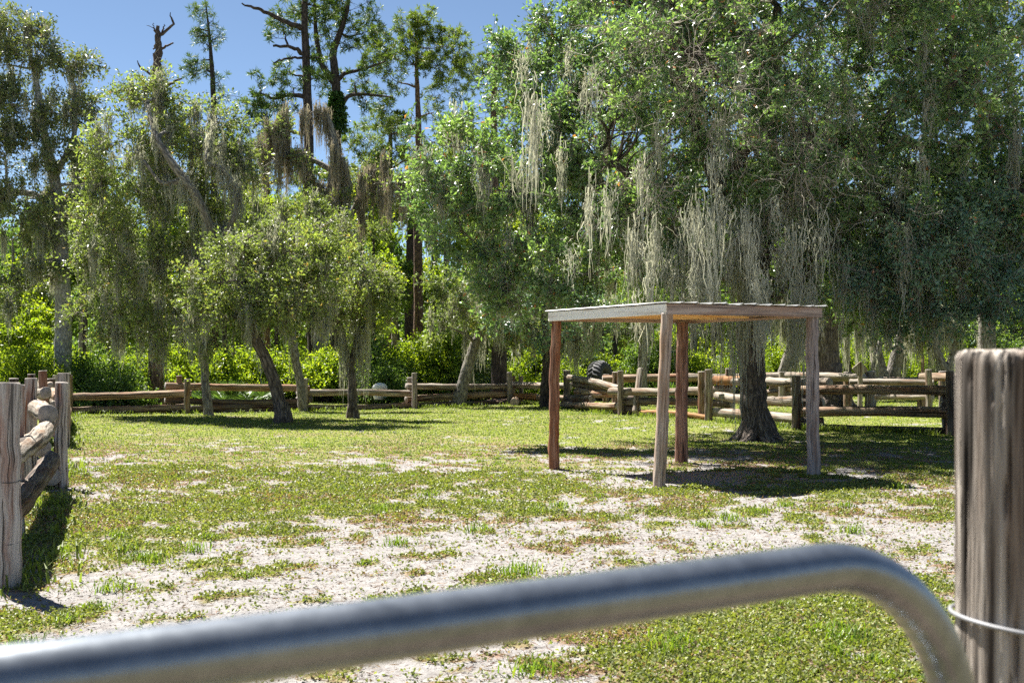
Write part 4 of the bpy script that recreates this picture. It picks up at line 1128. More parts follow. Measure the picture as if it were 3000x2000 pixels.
for i, a in enumerate((('bright leafy tree at the far left under the dark tree crown', 40, 800, 50, 120, 170, 'fresh_leaf'),
                       ('dark leafy tree behind the pale grey trunk', 150, 820, 54, 130, 200, 'wood_leaf'),
                       ('tall leafy tree behind the left oak', 330, 700, 56, 140, 300, 'wood_leaf'),
                       ('leafy tree deep behind the reddish trunk', 480, 850, 55, 130, 200, 'wood_leaf'),
                       ('leafy tree seen below the dead limbs of the dark pine', 690, 640, 56, 110, 130, 'fresh_leaf'),
                       ('leafy tree behind the leaning oak', 700, 860, 53, 130, 150, 'wood_leaf'),
                       ('leafy tree behind the mossy grey oak', 860, 830, 54, 120, 170, 'fresh_leaf'),
                       ('bright leafy tree behind the slim forked oak', 1060, 860, 54, 120, 160, 'fresh_leaf'),
                       ('leafy tree filling the gap left of the round-crowned pine trunk', 1150, 760, 60, 90, 200, 'wood_leaf'),
                       ('bright leafy tree right of the round-crowned pine trunk', 1310, 800, 58, 100, 200, 'fresh_leaf'),
                       ('leafy tree behind the oak that leans right', 1400, 950, 54, 110, 110, 'wood_leaf'),
                       ('leafy tree behind the left pergola post', 1560, 900, 55, 120, 150, 'fresh_leaf'),
                       ('leafy tree seen between the left and front pergola posts', 1760, 900, 54, 120, 150, 'olive_leaf'),
                       ('bright leafy tree under the moss right of the front pergola post', 2030, 900, 54, 130, 150, 'fresh_leaf'),
                       ('leafy tree right of the big oak trunk', 2300, 850, 56, 120, 170, 'fresh_leaf'),
                       ('leafy tree behind the twin trunks', 2600, 850, 58, 140, 170, 'fresh_leaf'),
                       ('leafy tree far behind the right fence post', 2800, 900, 56, 130, 160, 'wood_leaf'),
                       ('tall leafy tree at the back between the dark left tree and the left oak', 235, 620, 66, 110, 230, 'wood_leaf'),
                       ('tall leafy tree at the back behind the dead tree top', 450, 560, 66, 130, 220, 'wood_leaf'),
                       ('tall leafy tree at the back below the thin young pine', 620, 600, 65, 110, 180, 'olive_leaf'),
                       ('tall bright tree at the back left of the half-bare grey oak', 760, 720, 66, 110, 150, 'fresh_leaf'),
                       ('tall leafy tree at the back under the forked pine', 900, 640, 68, 110, 170, 'wood_leaf'),
                       ('tall leafy tree at the back between the forked and the round-crowned pine', 1060, 620, 66, 110, 170, 'olive_leaf'),
                       ('tall leafy tree at the back right under the small flat-topped pine', 1380, 560, 68, 120, 230, 'olive_leaf'),
                       ('tall leafy tree at the back behind the big oak crown, left part', 1560, 650, 66, 140, 230, 'wood_leaf'),
                       ('tall leafy tree at the back behind the big oak crown, middle', 1900, 650, 66, 160, 230, 'wood_leaf'),
                       ('tall leafy tree at the back behind the big oak crown, right part', 2400, 600, 66, 160, 250, 'wood_leaf'),
                       ('very bright low tree at the far left edge above the bushes', 30, 930, 47, 110, 90, 'fresh_leaf'),
                       ('leafy tree at the far right behind the near post', 3000, 800, 56, 130, 250, 'wood_leaf'))):
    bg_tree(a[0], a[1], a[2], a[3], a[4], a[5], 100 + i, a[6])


# slim dark trees standing close behind the fence
for i, (x_, d_, r_, yt, lab) in enumerate(((248, 47, .13, 640, 'slim dark tree between the pale trunk and the reddish trunk'), (322, 50, .10, 700, 'very thin tree left of the reddish pine trunk'), (545, 46, .14, 700, 'slim dark tree behind the fence left of the leaning oak'),
        (665, 48, .12, 720, 'thin tree right behind the top log beside the leaning oak'), (742, 47, .16, 700, 'dark trunk in the shade directly right of the leaning trunk'), (805, 50, .11, 680, 'thin forked tree seen right of the leaning oak'), (940, 46, .17, 720, 'reddish trunk just left of the moss-draped slim oak'),
        (1005, 52, .10, 640, 'spindly tree behind the moss-draped slim oak'), (1095, 50, .11, 600, 'spindly tree above the white tub'), (1310, 52, .12, 560, 'thin tree right of the pale pine trunk'), (1425, 50, .12, 640, 'thin tree behind the right-leaning oak'), (1530, 49, .13, 700, 'thin tree left of the left pergola post'),
        (1690, 50, .12, 700, 'thin tree behind the tyre'), (1800, 52, .12, 700, 'thin tree left of the front pergola post'), (2085, 50, .13, 720, 'thin tree left of the big oak trunk'), (2390, 52, .12, 700, 'thin tree right of the right pergola post'), (2490, 50, .10, 720, 'thin tree left of the wooden box'), (2690, 52, .11, 740, 'thin tree by the bare crossbar'))):
    g_ = np.random.default_rng(1200 + i); ln = g_.uniform(-25, 25)
    tree('slim_tree', lab, 'tree', [gchain([(x_, 1150, r_), (x_ + ln * .3, 1000, r_ * .85), (x_ + ln * .5, (1000 + yt) / 2, r_ * .65), (x_ + ln, yt, r_ * .3)], d_)],
         [lobe(x_ + ln + g_.uniform(-50, 50), yt + g_.uniform(-60, 90), d_ + g_.uniform(-1, 1), 60, 42, None, .8) for _ in range(6)], ('wood_leaf', 'olive_leaf', 'fresh_leaf')[i % 3], 'dark_bark', 1200 + i,
         group='slim trees behind the fence', clump_sp=.95, K=7, leaves=100, leaf=(.12, .065), twig_len=.7, trunk_sides=8, moss=6 if i % 2 else 0, moss_len=(.5, 2.0), moss_w=.03)


# bushes behind the fence: each its own plant
def bush(label, px, d, w, h, seed, leafm='fresh_leaf', leaf=(.11, .062)):
    rng = np.random.default_rng(seed)
    x = (px - 1500) * d / FPX
    root = empty('bush', (x, d, 0)); tag(root, label, 'bush', 'bushes behind the fence')
    n = int(1100 * w * h)
    cl = int(26 * w * h)
    v = unit(rng.standard_normal((cl, 3))); v[:, 2] = np.abs(v[:, 2])
    c = np.array([x, d, .15]) + v * np.array([w, w * .8, h]) * (.45 + .6 * rng.random((cl, 1)))
    k = rng.integers(cl, size=n * 3)
    p = c[k] + rng.standard_normal((len(k), 3)) * np.array([.20, .20, .17])
    p = p[p[:, 2] > .03]
    mb = MB(); q = len(p)
    dr = unit(rng.standard_normal((q, 3)) + np.array([0, 0, .3]))
    rn = np.clip(.1 + .35 * rng.random(cl)[k][:q] + .5 * rng.random(q), 0, 1)
    ll = leaf[0] * (.6 + .8 * rng.random(q))
    leaf_quads(mb, p, dr, ll, ll * leaf[1] / leaf[0], rn, rng)
    mb.build('foliage', M[leafm], root, smooth=False)
    st = MB(); b0 = np.tile([x, d, -.05], (cl, 1)) + rng.standard_normal((cl, 3)) * [.2, .2, 0]
    pt = np.stack([b0, (b0 + c) / 2 + rng.standard_normal((cl, 3)) * .1, c], 1)
    tubes(st, pt, np.tile([[.02, .014, .006]], (cl, 1)), 4, rng)
    st.build('stems', M['dark_bark'], root)


bush_rows = [('tall bright bush at the far left edge behind the corner posts', -20, 42, 1.7, 2.0), ('bright bush behind the grey left fence posts', 90, 40, 1.5, 1.8), ('rounded bush at the foot of the pale trunk', 190, 42, 1.6, 1.9),
             ('low bright bush right of the pale trunk', 290, 40, 1.4, 1.7), ('bright bush left of the reddish pine trunk', 380, 41.5, 1.4, 1.8), ('dark shaded bush behind the left fence panel', 345, 39, 1.1, 1.0), ('green bush right of the reddish pine trunk', 520, 43, 1.5, 1.9),
             ('bush behind the top log left of the leaning oak', 640, 42, 1.5, 1.7), ('bush seen under the leaning trunk', 740, 43, 1.4, 1.8), ('bush between the thin trunks right of the leaning oak', 850, 44, 1.4, 1.8),
             ('bush left of the slim forked oak', 960, 43, 1.4, 1.7), ('broad bright bush right of the slim forked oak', 1090, 45, 1.6, 2.1), ('dark rounded bush above the white tub', 1120, 42, 1.1, 1.3), ('bush at the foot of the round-crowned pine', 1200, 46, 1.4, 2.2),
             ('bright bush between the pine and the right-leaning oak', 1295, 46, 1.5, 2.2), ('olive bush just behind the right-leaning oak', 1390, 46, 1.4, 1.7), ('bush left of the tractor tyre', 1560, 46, 1.6, 1.8), ('small bush beside the left pergola post', 1640, 45, 1.3, 1.4),
             ('bush behind the tractor tyre', 1730, 50, 1.6, 1.9), ('bright yellow-green bush between the left and front pergola posts', 1920, 50, 1.8, 2.2), ('bush behind the moss beside the back pergola post', 2080, 50, 1.6, 2.0), ('bush left of the big oak trunk', 2160, 49, 1.3, 1.7), ('bright bush right of the big oak trunk', 2290, 50, 1.6, 2.2),
             ('glowing yellow-green bush behind the wooden box post', 2500, 52, 1.8, 2.6), ('bush behind the twin grey trunks', 2640, 53, 1.6, 2.0), ('bush below the thin goal-like bar', 2720, 50, 1.5, 1.8), ('bush behind the right fence post', 2830, 50, 1.6, 2.0), ('bush hidden in part by the near right post', 2960, 50, 1.7, 2.2), ('tall bush beyond the left fence behind its nearest post', 20, 50, 2.4, 3.3)]
for i, b_ in enumerate(bush_rows):
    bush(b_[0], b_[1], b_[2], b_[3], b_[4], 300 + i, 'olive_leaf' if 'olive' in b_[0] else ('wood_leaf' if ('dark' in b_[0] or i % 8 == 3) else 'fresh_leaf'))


def palmetto(label, px, d, seed, s=1.0):
    rng = np.random.default_rng(seed)
    x = (px - 1500) * d / FPX
    mb = MB()
    for f in range(14):
        a = rng.random() * 2 * np.pi; el = rng.uniform(.3, 1.2)
        u = np.array([math.cos(a) * math.cos(el), math.sin(a) * math.cos(el), math.sin(el)])
        c = np.array([x, d, 0]) + u * .55 * s
        tubes(mb, np.stack([np.array([x, d, -.03]), c])[None], np.array([[.010, .007]]), 4, rng)
        sd_ = unit(np.cross(u, [0, 0, 1.0])); 
        ang = np.linspace(-1.3, 1.3, 16)
        dr = u * np.cos(ang)[:, None] + sd_ * np.sin(ang)[:, None]
        leaf_quads(mb, np.tile(c, (16, 1)), dr + rng.standard_normal((16, 3)) * .05, np.full(16, .5 * s), np.full(16, .05), rng.random(16), rng, fold=.1)
    o = mb.build('palmetto', M['palmetto'], None, smooth=False); tag(o, label, 'palm plant', 'palmettos by the fence')


for i, (l_, x_, d_) in enumerate((('fan-leaved palmetto behind the logs left of the leaning oak', 690, 37.5), ('fan-leaved palmetto just behind the fence by the straight thin trunk', 635, 38), ('fan-leaved palmetto right under the leaning oak', 760, 37.5),
                                  ('fan-leaved palmetto on the sunny grass behind the back pergola post', 1975, 44), ('fan-leaved palmetto by the white tub', 1160, 41), ('fan-leaved palmetto left of the twin trunks', 2400, 50))):
    palmetto(l_, x_, d_, 500 + i)

# far wood: one mass closing the view
def far_wood():
    rng = np.random.default_rng(900)
    mb = MB()
    for (x0, x1, d0, d1, h0, h1, n) in ((-60, 62, 74, 92, 4, 12.5, 1700), (-50, 50, 68, 74, .5, 5.5, 700)):
        cx_ = rng.uniform(x0, x1, n); cd = rng.uniform(d0, d1, n); cz_ = rng.uniform(0.3, 1, n) * (h0 + (h1 - h0) * fbm(cx_ * .18, cd * .1, 3, 3) * 1.3)
        k = rng.integers(n, size=n * 85)
        p = np.stack([cx_, cd, cz_], 1)[k] + rng.standard_normal((len(k), 3)) * .75
        p = p[p[:, 2] > 0]; q = len(p)
        rn = np.clip(rng.random(n)[k][:q] * .5 + .4 * rng.random(q), 0, 1)
        ll = .28 + .2 * rng.random(q)
        leaf_quads(mb, p, rng.standard_normal((q, 3)), ll, ll * .6, rn, rng)
    o = mb.build('far_wood', M['wood_leaf'], None, smooth=False)
    tag(o, 'distant green wood closing the view behind the trees', 'wood', kind='stuff')


far_wood()


# ------------------------------------------------------------------ fences
EG = M['endgrain']


def post(parent, px, d, ytop, r, mat, seed, lean=(0, 0), ybase=None, label=None):
    x = (px - 1500) * d / FPX
    zt = CAM_H - (ytop - HOR) * d / FPX
    mb = MB(); log_mesh(mb, (x - lean[0], d - lean[1], -.15), (x, d, zt), r * 1.04, r * .97, seed, S=16, bend=.006, rough=.02)
    o = mb.build('post', [M[mat], EG], parent)
    if label: o['label'] = label
    return o


def rail(parent, a, b, r0, r1, mat, seed, label=None, bend=.008):
    mb = MB(); log_mesh(mb, a, b, r0, r1, seed, S=18, bend=bend, rough=.03, knots=4)
    o = mb.build('rail', [M[mat], EG], parent)
    if label: o['label'] = label
    return o


# left fence running away from the camera
LF = empty('log_fence', (-5.5, 14, 0)); tag(LF, 'grey log fence with big stacked logs running back along the left edge', 'fence')
lf = lambda y: -3.52 - (y - 8.2) * .330 if y < 14.3 else -5.53 - (y - 14.3) * .365
s_ = 700
for px_, d_, yt, r_, mt in ((14, 8.2, 1124, .094, 'fence_grey'), (181, 14.35, 1122, .074, 'fence_grey'), (186, 20.6, 1094, .105, 'fence_grey'), (197, 27, 1096, .09, 'rail_brown'), (203, 33.6, 1100, .09, 'rail_brown'),
                            (57, 10.4, 1130, .045, 'fence_grey'), (91, 14.6, 1110, .075, 'fence_grey'), (125, 21, 1087, .075, 'post_brown'), (150, 27, 1110, .09, 'rail_dark'), (163, 33, 1100, .08, 'fence_grey'), (92, 24, 1097, .08, 'rail_dark'), (41, 16.5, 1110, .065, 'rail_dark')):
    s_ += 1; post(LF, px_, d_, yt, r_, mt, s_)
A3 = lambda x, y, z: np.array([x, y, z])
rail(LF, P(2, 1352, 8.5), P(140, 1250, 13.4), .098, .094, 'rail_grey', 721, bend=.004)
rail(LF, P(8, 1520, 8.6), P(152, 1345, 13.8), .105, .098, 'rail_dark', 722, bend=.004)
rail(LF, P(141, 1212, 12.9), P(60, 1158, 18.8), .108, .11, 'rail_grey', 723, bend=.004)
rail(LF, P(122, 1312, 14.0), P(50, 1255, 19.5), .105, .10, 'rail_brown', 724)
rail(LF, P(150, 1395, 14.2), P(80, 1310, 20), .11, .11, 'rail_dark', 725)
rail(LF, P(134, 1150, 20), P(104, 1131, 25.5), .098, .10, 'rail_grey', 726)
rail(LF, P(147, 1129, 26.5), P(120, 1115, 32), .075, .08, 'rail_grey', 727)
rail(LF, P(172, 1168, 20.6), P(128, 1152, 27.4), .10, .10, 'rail_brown', 728)
rail(LF, P(165, 1190, 20.4), P(160, 1160, 33), .10, .10, 'rail_grey', 729)
rail(LF, P(160, 1240, 20.3), P(172, 1185, 33), .10, .10, 'rail_brown', 730)
rail(LF, P(172, 1275, 20.8), P(180, 1205, 33), .10, .10, 'rail_brown', 731)
# thin wires round the nearest post
for zz in (.72, .30):
    a_ = np.linspace(0, 2 * np.pi, 25); mb = MB(); px0 = P(14, 1124, 8.2)
    tubes(mb, np.stack([px0[0] + np.cos(a_) * .1, 8.2 + np.sin(a_) * .1, zz + .006 * np.sin(a_ * 2)], 1)[None], np.full((1, 25), .0025), 5)
    tag(mb.build('wire', M['tyre'], LF), 'thin dark wire round the nearest post')

# back fence
BF = empty('log_fence', (-1, 37, 0)); tag(BF, 'long log rail fence across the back of the lawn left of the pergola', 'fence')
for px_, d_, yt, r_, mt in ((549, 34.2, 1111, .085, 'rail_grey'), (525, 34.9, 1101, .085, 'post_brown'), (894, 36.4, 1109, .085, 'rail_grey'), (886, 37.1, 1120, .08, 'rail_brown'), (1214, 38.0, 1093, .085, 'post_grey'), (1200, 38.8, 1106, .085, 'rail_grey'),
                            (1492, 40.6, 1091, .09, 'rail_grey'), (1503, 41.3, 1102, .08, 'rail_brown'), (1526, 41.6, 1102, .08, 'rail_grey')):
    s_ += 1; post(BF, px_, d_, yt, r_, mt, s_)
def prail(F, x0, y0, d0, x1, y1, d1, r, mt, r2=None, label=None):
    global s_
    s_ += 1
    rail(F, P(x0, y0, d0), P(x1, y1, d1), r, r2 or r, mt, s_, label)
for a_ in ((205, 1163, 33.7, 548, 1152, 34.5, .105, 'rail_brown'), (205, 1202, 33.7, 552, 1192, 34.5, .105, 'rail_brown'),
           (485, 1130, 34.7, 885, 1136, 36.7, .105, 'rail_brown'), (485, 1153, 34.7, 560, 1152, 34.9, .10, 'rail_brown'), (484, 1171, 34.6, 905, 1174, 36.6, .095, 'rail_dark'), (470, 1206, 34.5, 820, 1204, 36, .06, 'rail_dark'), (560, 1195, 34.6, 900, 1192, 36.7, .08, 'rail_dark'),
           (870, 1150, 36.8, 1218, 1152, 38.4, .10, 'rail_grey'), (860, 1136, 36.6, 905, 1137, 36.7, .09, 'rail_brown'), (885, 1193, 36.7, 1225, 1185, 38.3, .09, 'rail_brown'), (870, 1170, 36.7, 912, 1170, 36.9, .1, 'rail_dark'),
           (1192, 1131, 38.4, 1500, 1131, 40.9, .10, 'rail_grey'), (1190, 1169, 38.4, 1500, 1153, 40.9, .11, 'rail_brown'), (1180, 1190, 38.3, 1505, 1185, 40.8, .09, 'rail_dark'), (1155, 1190, 38.2, 1215, 1186, 38.4, .09, 'rail_brown'),
           (1498, 1127, 41.0, 1672, 1131, 39.2, .12, 'rail_grey'), (1505, 1160, 40.8, 1575, 1162, 40.4, .11, 'rail_orange'), (1560, 1163, 40.6, 1700, 1170, 39.4, .10, 'rail_brown')):
    prail(BF, *a_)
# short cut log lying on the ground at the fence foot
mb = MB(); log_mesh(mb, A3(.08, 39.6, .14), A3(.25, 42.5, .14), .14, .13, 801)
tag(mb.build('cut_log', [M['rail_brown'], EG]), 'short cut log lying end-on at the foot of the back fence', 'log')

# right fence, nearer and heavier
RF = empty('log_fence', (6, 29, 0)); tag(RF, 'heavy stacked log fence running behind the pergola and the big oak', 'fence')
for px_, d_, yt, r_, mt in ((1660, 38.6, 1085, .11, 'rail_dark'), (1818, 33.4, 1087, .085, 'rail_grey'), (1803, 34.4, 1090, .09, 'rail_brown'), (2076, 30.2, 1083, .10, 'rail_grey'), (2055, 31.2, 1089, .09, 'rail_brown'), (2137, 31.5, 1080, .12, 'rail_grey'),
                            (2333, 26.6, 1101, .10, 'rail_dark'), (2352, 27.4, 1110, .11, 'rail_dark'), (2784, 24.4, 1088, .092, 'rail_dark'), (2812, 25.1, 1100, .09, 'rail_dark')):
    s_ += 1; post(RF, px_, d_, yt, r_, mt, s_)
for a_ in ((1665, 1106, 38.6, 1815, 1140, 33.9, .11, 'rail_grey'), (1690, 1147, 37.5, 1830, 1152, 33.9, .13, 'rail_brown'), (1660, 1170, 38.2, 1735, 1168, 36, .12, 'rail_dark'), (1648, 1184, 38, 1812, 1189, 33.8, .10, 'rail_brown'), (1680, 1124, 38, 1800, 1135, 34.5, .10, 'rail_dark'),
           (1788, 1146, 34.0, 2140, 1140, 30.6, .105, 'rail_grey'), (1822, 1176, 33.6, 2145, 1183, 30.5, .105, 'rail_dark'), (1830, 1200, 33.6, 1870, 1199, 33.2, .12, 'rail_dark'), (1868, 1208, 33, 2072, 1222, 30.6, .07, 'rail_orange'),
           (2095, 1113, 30.8, 2180, 1115, 30, .12, 'rail_orange'), (2095, 1141, 30.8, 2148, 1140, 30.4, .11, 'rail_grey'), (2150, 1117, 30.2, 2430, 1120, 27.2, .105, 'rail_grey'), (2100, 1158, 30.4, 2338, 1173, 27.0, .105, 'rail_grey'), (2090, 1206, 30.3, 2335, 1226, 26.9, .115, 'rail_grey'),
           (2325, 1143, 27.2, 2800, 1145, 24.8, .105, 'rail_brown'), (2340, 1206, 27.0, 2800, 1208, 24.7, .105, 'rail_brown'), (2350, 1180, 27.3, 2412, 1178, 27.1, .11, 'rail_dark'), (2345, 1238, 27.2, 2412, 1238, 27, .13, 'rail_dark'), (2380, 1250, 26.8, 2805, 1262, 24.7, .08, 'rail_dark'),
           (2757, 1176, 25.0, 2850, 1172, 24.9, .13, 'rail_dark'), (2762, 1238, 25.0, 2850, 1236, 24.9, .13, 'rail_dark'), (2800, 1140, 25.4, 2990, 1138, 23.5, .10, 'rail_dark'), (2800, 1205, 25.4, 2990, 1205, 23.5, .10, 'rail_dark')):
    prail(RF, *a_)
# leaning grey board at the fence
mb = MB(); 
p = P(1878, 1092, 32.6); log_mesh(mb, P(1862, 1205, 32.9), P(1877, 1083, 33.6), .10, .10, 811, sides=8, S=6)
tag(mb.build('leaning_board', [M['rail_grey'], EG]), 'grey slab of wood leaning on the logs between the pergola posts', 'board')

# second fence in the distance on the right
SF = empty('log_fence', (9, 40, 0)); tag(SF, 'distant log fence of the next pen beyond the heavy fence', 'fence')
for px_, d_, yt, r_, mt in ((1802, 42, 1093, .11, 'rail_brown'), (1776, 42.5, 1097, .11, 'rail_grey'), (2268, 40, 1093, .12, 'rail_grey'), (2292, 39.4, 1090, .12, 'rail_grey'), (2402, 39, 1091, .10, 'rail_grey'), (2520, 33.5, 1094, .07, 'rail_grey'), (2484, 38, 1090, .14, 'rail_brown'),
                            (2720, 33, 1083, .09, 'rail_grey'), (2762, 34, 1088, .12, 'rail_grey'), (2700, 35, 1093, .12, 'rail_brown'), (2550, 38, 1088, .17, 'rail_grey')):
    s_ += 1; post(SF, px_, d_, yt, r_, mt, s_)
for a_ in ((1766, 1112, 42, 2040, 1106, 42, .14, 'rail_brown'), (2010, 1104, 42, 2300, 1104, 40, .12, 'rail_grey'), (2240, 1102, 40, 2530, 1106, 37, .13, 'rail_grey'), (2490, 1120, 34, 2735, 1122, 33.2, .10, 'rail_grey'), (2510, 1112, 38, 2720, 1113, 36, .10, 'rail_grey'), (2700, 1103, 34, 2850, 1106, 32, .11, 'rail_brown'),
           (2260, 1138, 40, 2360, 1137, 39, .12, 'rail_brown'), (2230, 1152, 40, 2320, 1150, 39.5, .13, 'rail_grey'), (2570, 1163, 35.5, 2730, 1162, 33.2, .09, 'rail_grey'), (1800, 1170, 42, 1880, 1168, 42, .13, 'rail_dark')):
    prail(SF, *a_)

# ------------------------------------------------------------------ things beyond the fence
def tyre():
    root = empty('tractor_tyre', P(1762, 1180, 44) * [1, 1, 0]); tag(root, 'big black tractor tyre standing behind the logs left of the front pergola post', 'tyre')
    c = P(1762, 1120, 44); mb = MB()
    c[2] = .76
    Rr = .66; NS = 48; prof = [(-.24, -.26), (-.28, -.12), (-.26, 0.0), (-.18, .06), (0, .075), (.18, .06), (.26, 0), (.28, -.12), (.24, -.26), (0, -.24)]
    a = np.arange(NS) * 2 * np.pi / NS
    ax = unit(np.array([1, -.55, .22])); u = unit(np.cross([0, 0, 1.0], ax)); w = np.cross(ax, u)
    V = np.array([[c + ax * q[0] + (u * math.cos(t) + w * math.sin(t)) * (Rr + q[1]) for q in prof] for t in a])
    idx = np.arange(NS * len(prof)).reshape(NS, len(prof))
    Q = np.stack([idx, np.roll(idx, -1, 1), np.roll(np.roll(idx, -1, 0), -1, 1), np.roll(idx, -1, 0)], -1).reshape(-1, 4)
    mb.add(V.reshape(-1, 3), Q=Q); mb.build('carcass', M['tyre'], root)
    mb = MB()
    for k in range(26):
        for sgn in (-1, 1):
            t = k * 2 * np.pi / 26 + (.12 if sgn > 0 else 0)
            p0 = c + ax * .02 * sgn + (u * math.cos(t) + w * math.sin(t)) * (Rr + .085); p1 = c + ax * .27 * sgn + (u * math.cos(t + .18) + w * math.sin(t + .18)) * (Rr + .0)
            tubes(mb, np.stack([p0, (p0 + p1) / 2 + unit(p0 + p1 - 2 * c) * .03, p1])[None], np.array([[.035, .04, .035]]), 5)
    mb.build('tread', M['tyre'], root)


tyre()
# box on a post (turned cube with a grain)
root = empty('box_on_post', P(2518, 1150, 33.0) * [1, 1, 0]); tag(root, 'small wooden block set cornerwise on a stake beyond the right fence', 'wooden box')
mb = MB(); c_ = P(2519, 1081, 33); h_ = .155
ex = np.array([math.cos(R(40)), 0, math.sin(R(40))]); ez = np.array([-math.sin(R(40)), 0, math.cos(R(40))]); ey = np.array([.25, 1, 0]) ; ey = ey / np.linalg.norm(ey)
V = [c_ + ex * h_ * a + ey * h_ * b + ez * h_ * d for a in (-1, 1) for b in (-1, 1) for d in (-1, 1)]
mb.add(V, Q=[(0, 1, 3, 2), (4, 6, 7, 5), (0, 4, 5, 1), (2, 3, 7, 6), (0, 2, 6, 4), (1, 5, 7, 3)], wc=np.array(V))
o = mb.build('box', M['rail_grey'], root, smooth=False)
bv = o.modifiers.new('bevel', 'BEVEL'); bv.width = .012; bv.segments = 2
mb = MB(); log_mesh(mb, A3(c_[0], c_[1], -.1), A3(c_[0], c_[1], c_[2] - .2), .04, .035, 812); mb.build('post', [M['rail_grey'], EG], root)
# thin bar frame
root = empty('bar_frame', P(2703, 1150, 47) * [1, 1, 0]); tag(root, 'thin post with a bare crossbar like a gallows far behind the right fence', 'post')
a_ = P(2703, 1098, 47); b_ = P(2704, 1027, 47); e_ = P(2630, 1027, 47)
mb = MB(); log_mesh(mb, A3(a_[0], 47, -.1), P(2703, 1040, 47), .075, .06, 813); mb.build('post', [M['post_brown'], EG], root)
mb = MB(); tubes(mb, np.stack([b_ - [0, 0, .2], b_, b_ * .66 + e_ * .34 + [0, 0, .02], e_])[None], np.full((1, 4), .022), 6); mb.build('crossbar', M['white_paint'], root)
# white tub
root = empty('white_tub', P(1130, 1180, 42) * [1, 1, 0]); tag(root, 'small white domed tub half hidden behind the fence in the bushes', 'tub')
mb = MB(); c_ = P(1127, 1180, 42.0); zs = np.array([.02, .1, .35, .38, .48, .55, .585]); rs = np.array([.20, .22, .24, .27, .24, .15, .01])
c_[2] = .0; c_[1] = 40.5
pth = np.stack([np.full(7, c_[0]), np.full(7, c_[1]), zs], 1); pth[:, 2] += .2
tubes(mb, pth[None], rs[None], 20, ref=(1, 0, 0)); mb.build('tub', M['white_paint'], root)
mb = MB(); tubes(mb, np.array([[c_[0] - .3, c_[1], .25], [c_[0] - .31, c_[1], .58], [c_[0], c_[1], .72], [c_[0] + .31, c_[1], .58], [c_[0] + .3, c_[1], .25]])[None], np.full((1, 5), .008), 5); mb.build('handle', M['wire'], root)
# mound of soil at the tree foot
mb = MB(); g = np.linspace(-1, 1, 30); gx, gy = np.meshgrid(g, g); mx_, my_ = P(1462, 1180, 41.5)[0], 41.0
r2 = np.hypot(gx, gy)
V = np.stack([mx_ + gx * 1.6, my_ + gy * 1.0, -.03 + .28 * np.clip(1 - r2, 0, 1) * (.7 + .6 * fbm(gx * 4 + 5, gy * 4, 2, 3))], -1).reshape(-1, 3)
idx = np.arange(900).reshape(30, 30)
mb.add(V, Q=np.stack([idx[:-1, :-1], idx[:-1, 1:], idx[1:, 1:], idx[1:, :-1]], -1).reshape(-1, 4))
tag(mb.build('soil_mound', M['soil']), 'low brown mound of soil at the stout dark trunk behind the fence', 'soil', kind='structure')

# ------------------------------------------------------------------ pergola
PG = empty('pergola', (2.2, 16.2, 0)); tag(PG, 'small open wooden shade shelter with four log posts and a tin roof', 'pergola')
for (xb, yb, xt, yt, r_, mt, lab, sd_) in ((1623, 1371, 1630, 936, .072, 'post_red', 'reddish-orange split post', 901), (1929, 1425, 1954, 918, .073, 'post_tan', 'pale tan front post leaning right', 902), (1996, 1355, 1999, 935, .088, 'post_brown', 'dark red-brown back post', 903), (2386, 1400, 2379, 930, .083, 'post_grey', 'grey weathered right post', 904)):
    gx_, gd = G(xb, yb)
    top = P(xt, yt, gd); top[2] = 2.112
    mb = MB(); log_mesh(mb, A3(gx_, gd, -.15), top, r_ * 1.06, r_ * .96, sd_, sides=22, S=22, bend=.006, rough=.022, knots=5)
    o = mb.build('post', [M[mt], EG], PG); o['label'] = lab
FL = np.array(G(1623, 1371)); FR = np.array(G(1929, 1425)); RG = np.array(G(2386, 1400))
fr = P(1954, 918, FR[1])[:2] + np.array([-.01, -.06]); lf_ = P(1622, 936, FL[1])[:2] + np.array([-.06, .04]); rg_ = P(2394, 930, RG[1])[:2] + np.array([.04, -.05])
bk = lf_ + rg_ - fr
Z0, Z1 = 2.105, 2.232
def beam(a, b, mat, sd_, z0=Z0, z1=Z1, th=.042, lab=None, nm='fascia', sh=0):
    d = unit(b - a); nrm = np.array([d[1], -d[0]])
    c = (a + b) / 2 + nrm * sh
    mb = MB(); L = np.linalg.norm(b - a)
    box(mb, (c[0], c[1], (z0 + z1) / 2), (L, th, z1 - z0), (d[0], d[1]), bev=.004, seed=sd_)
    o = mb.build(nm, M[mat], PG, smooth=False)
    if lab: o['label'] = lab
beam(lf_, fr, 'fascia_pale', 3, lab='pale fascia board'); beam(fr, rg_, 'fascia_grey', 5, lab='grey-brown shaded fascia board', sh=.0)  # the left board is coloured much paler than the other three
beam(bk + .0, lf_, 'fascia_grey', 7); beam(rg_, bk, 'fascia_grey', 9)
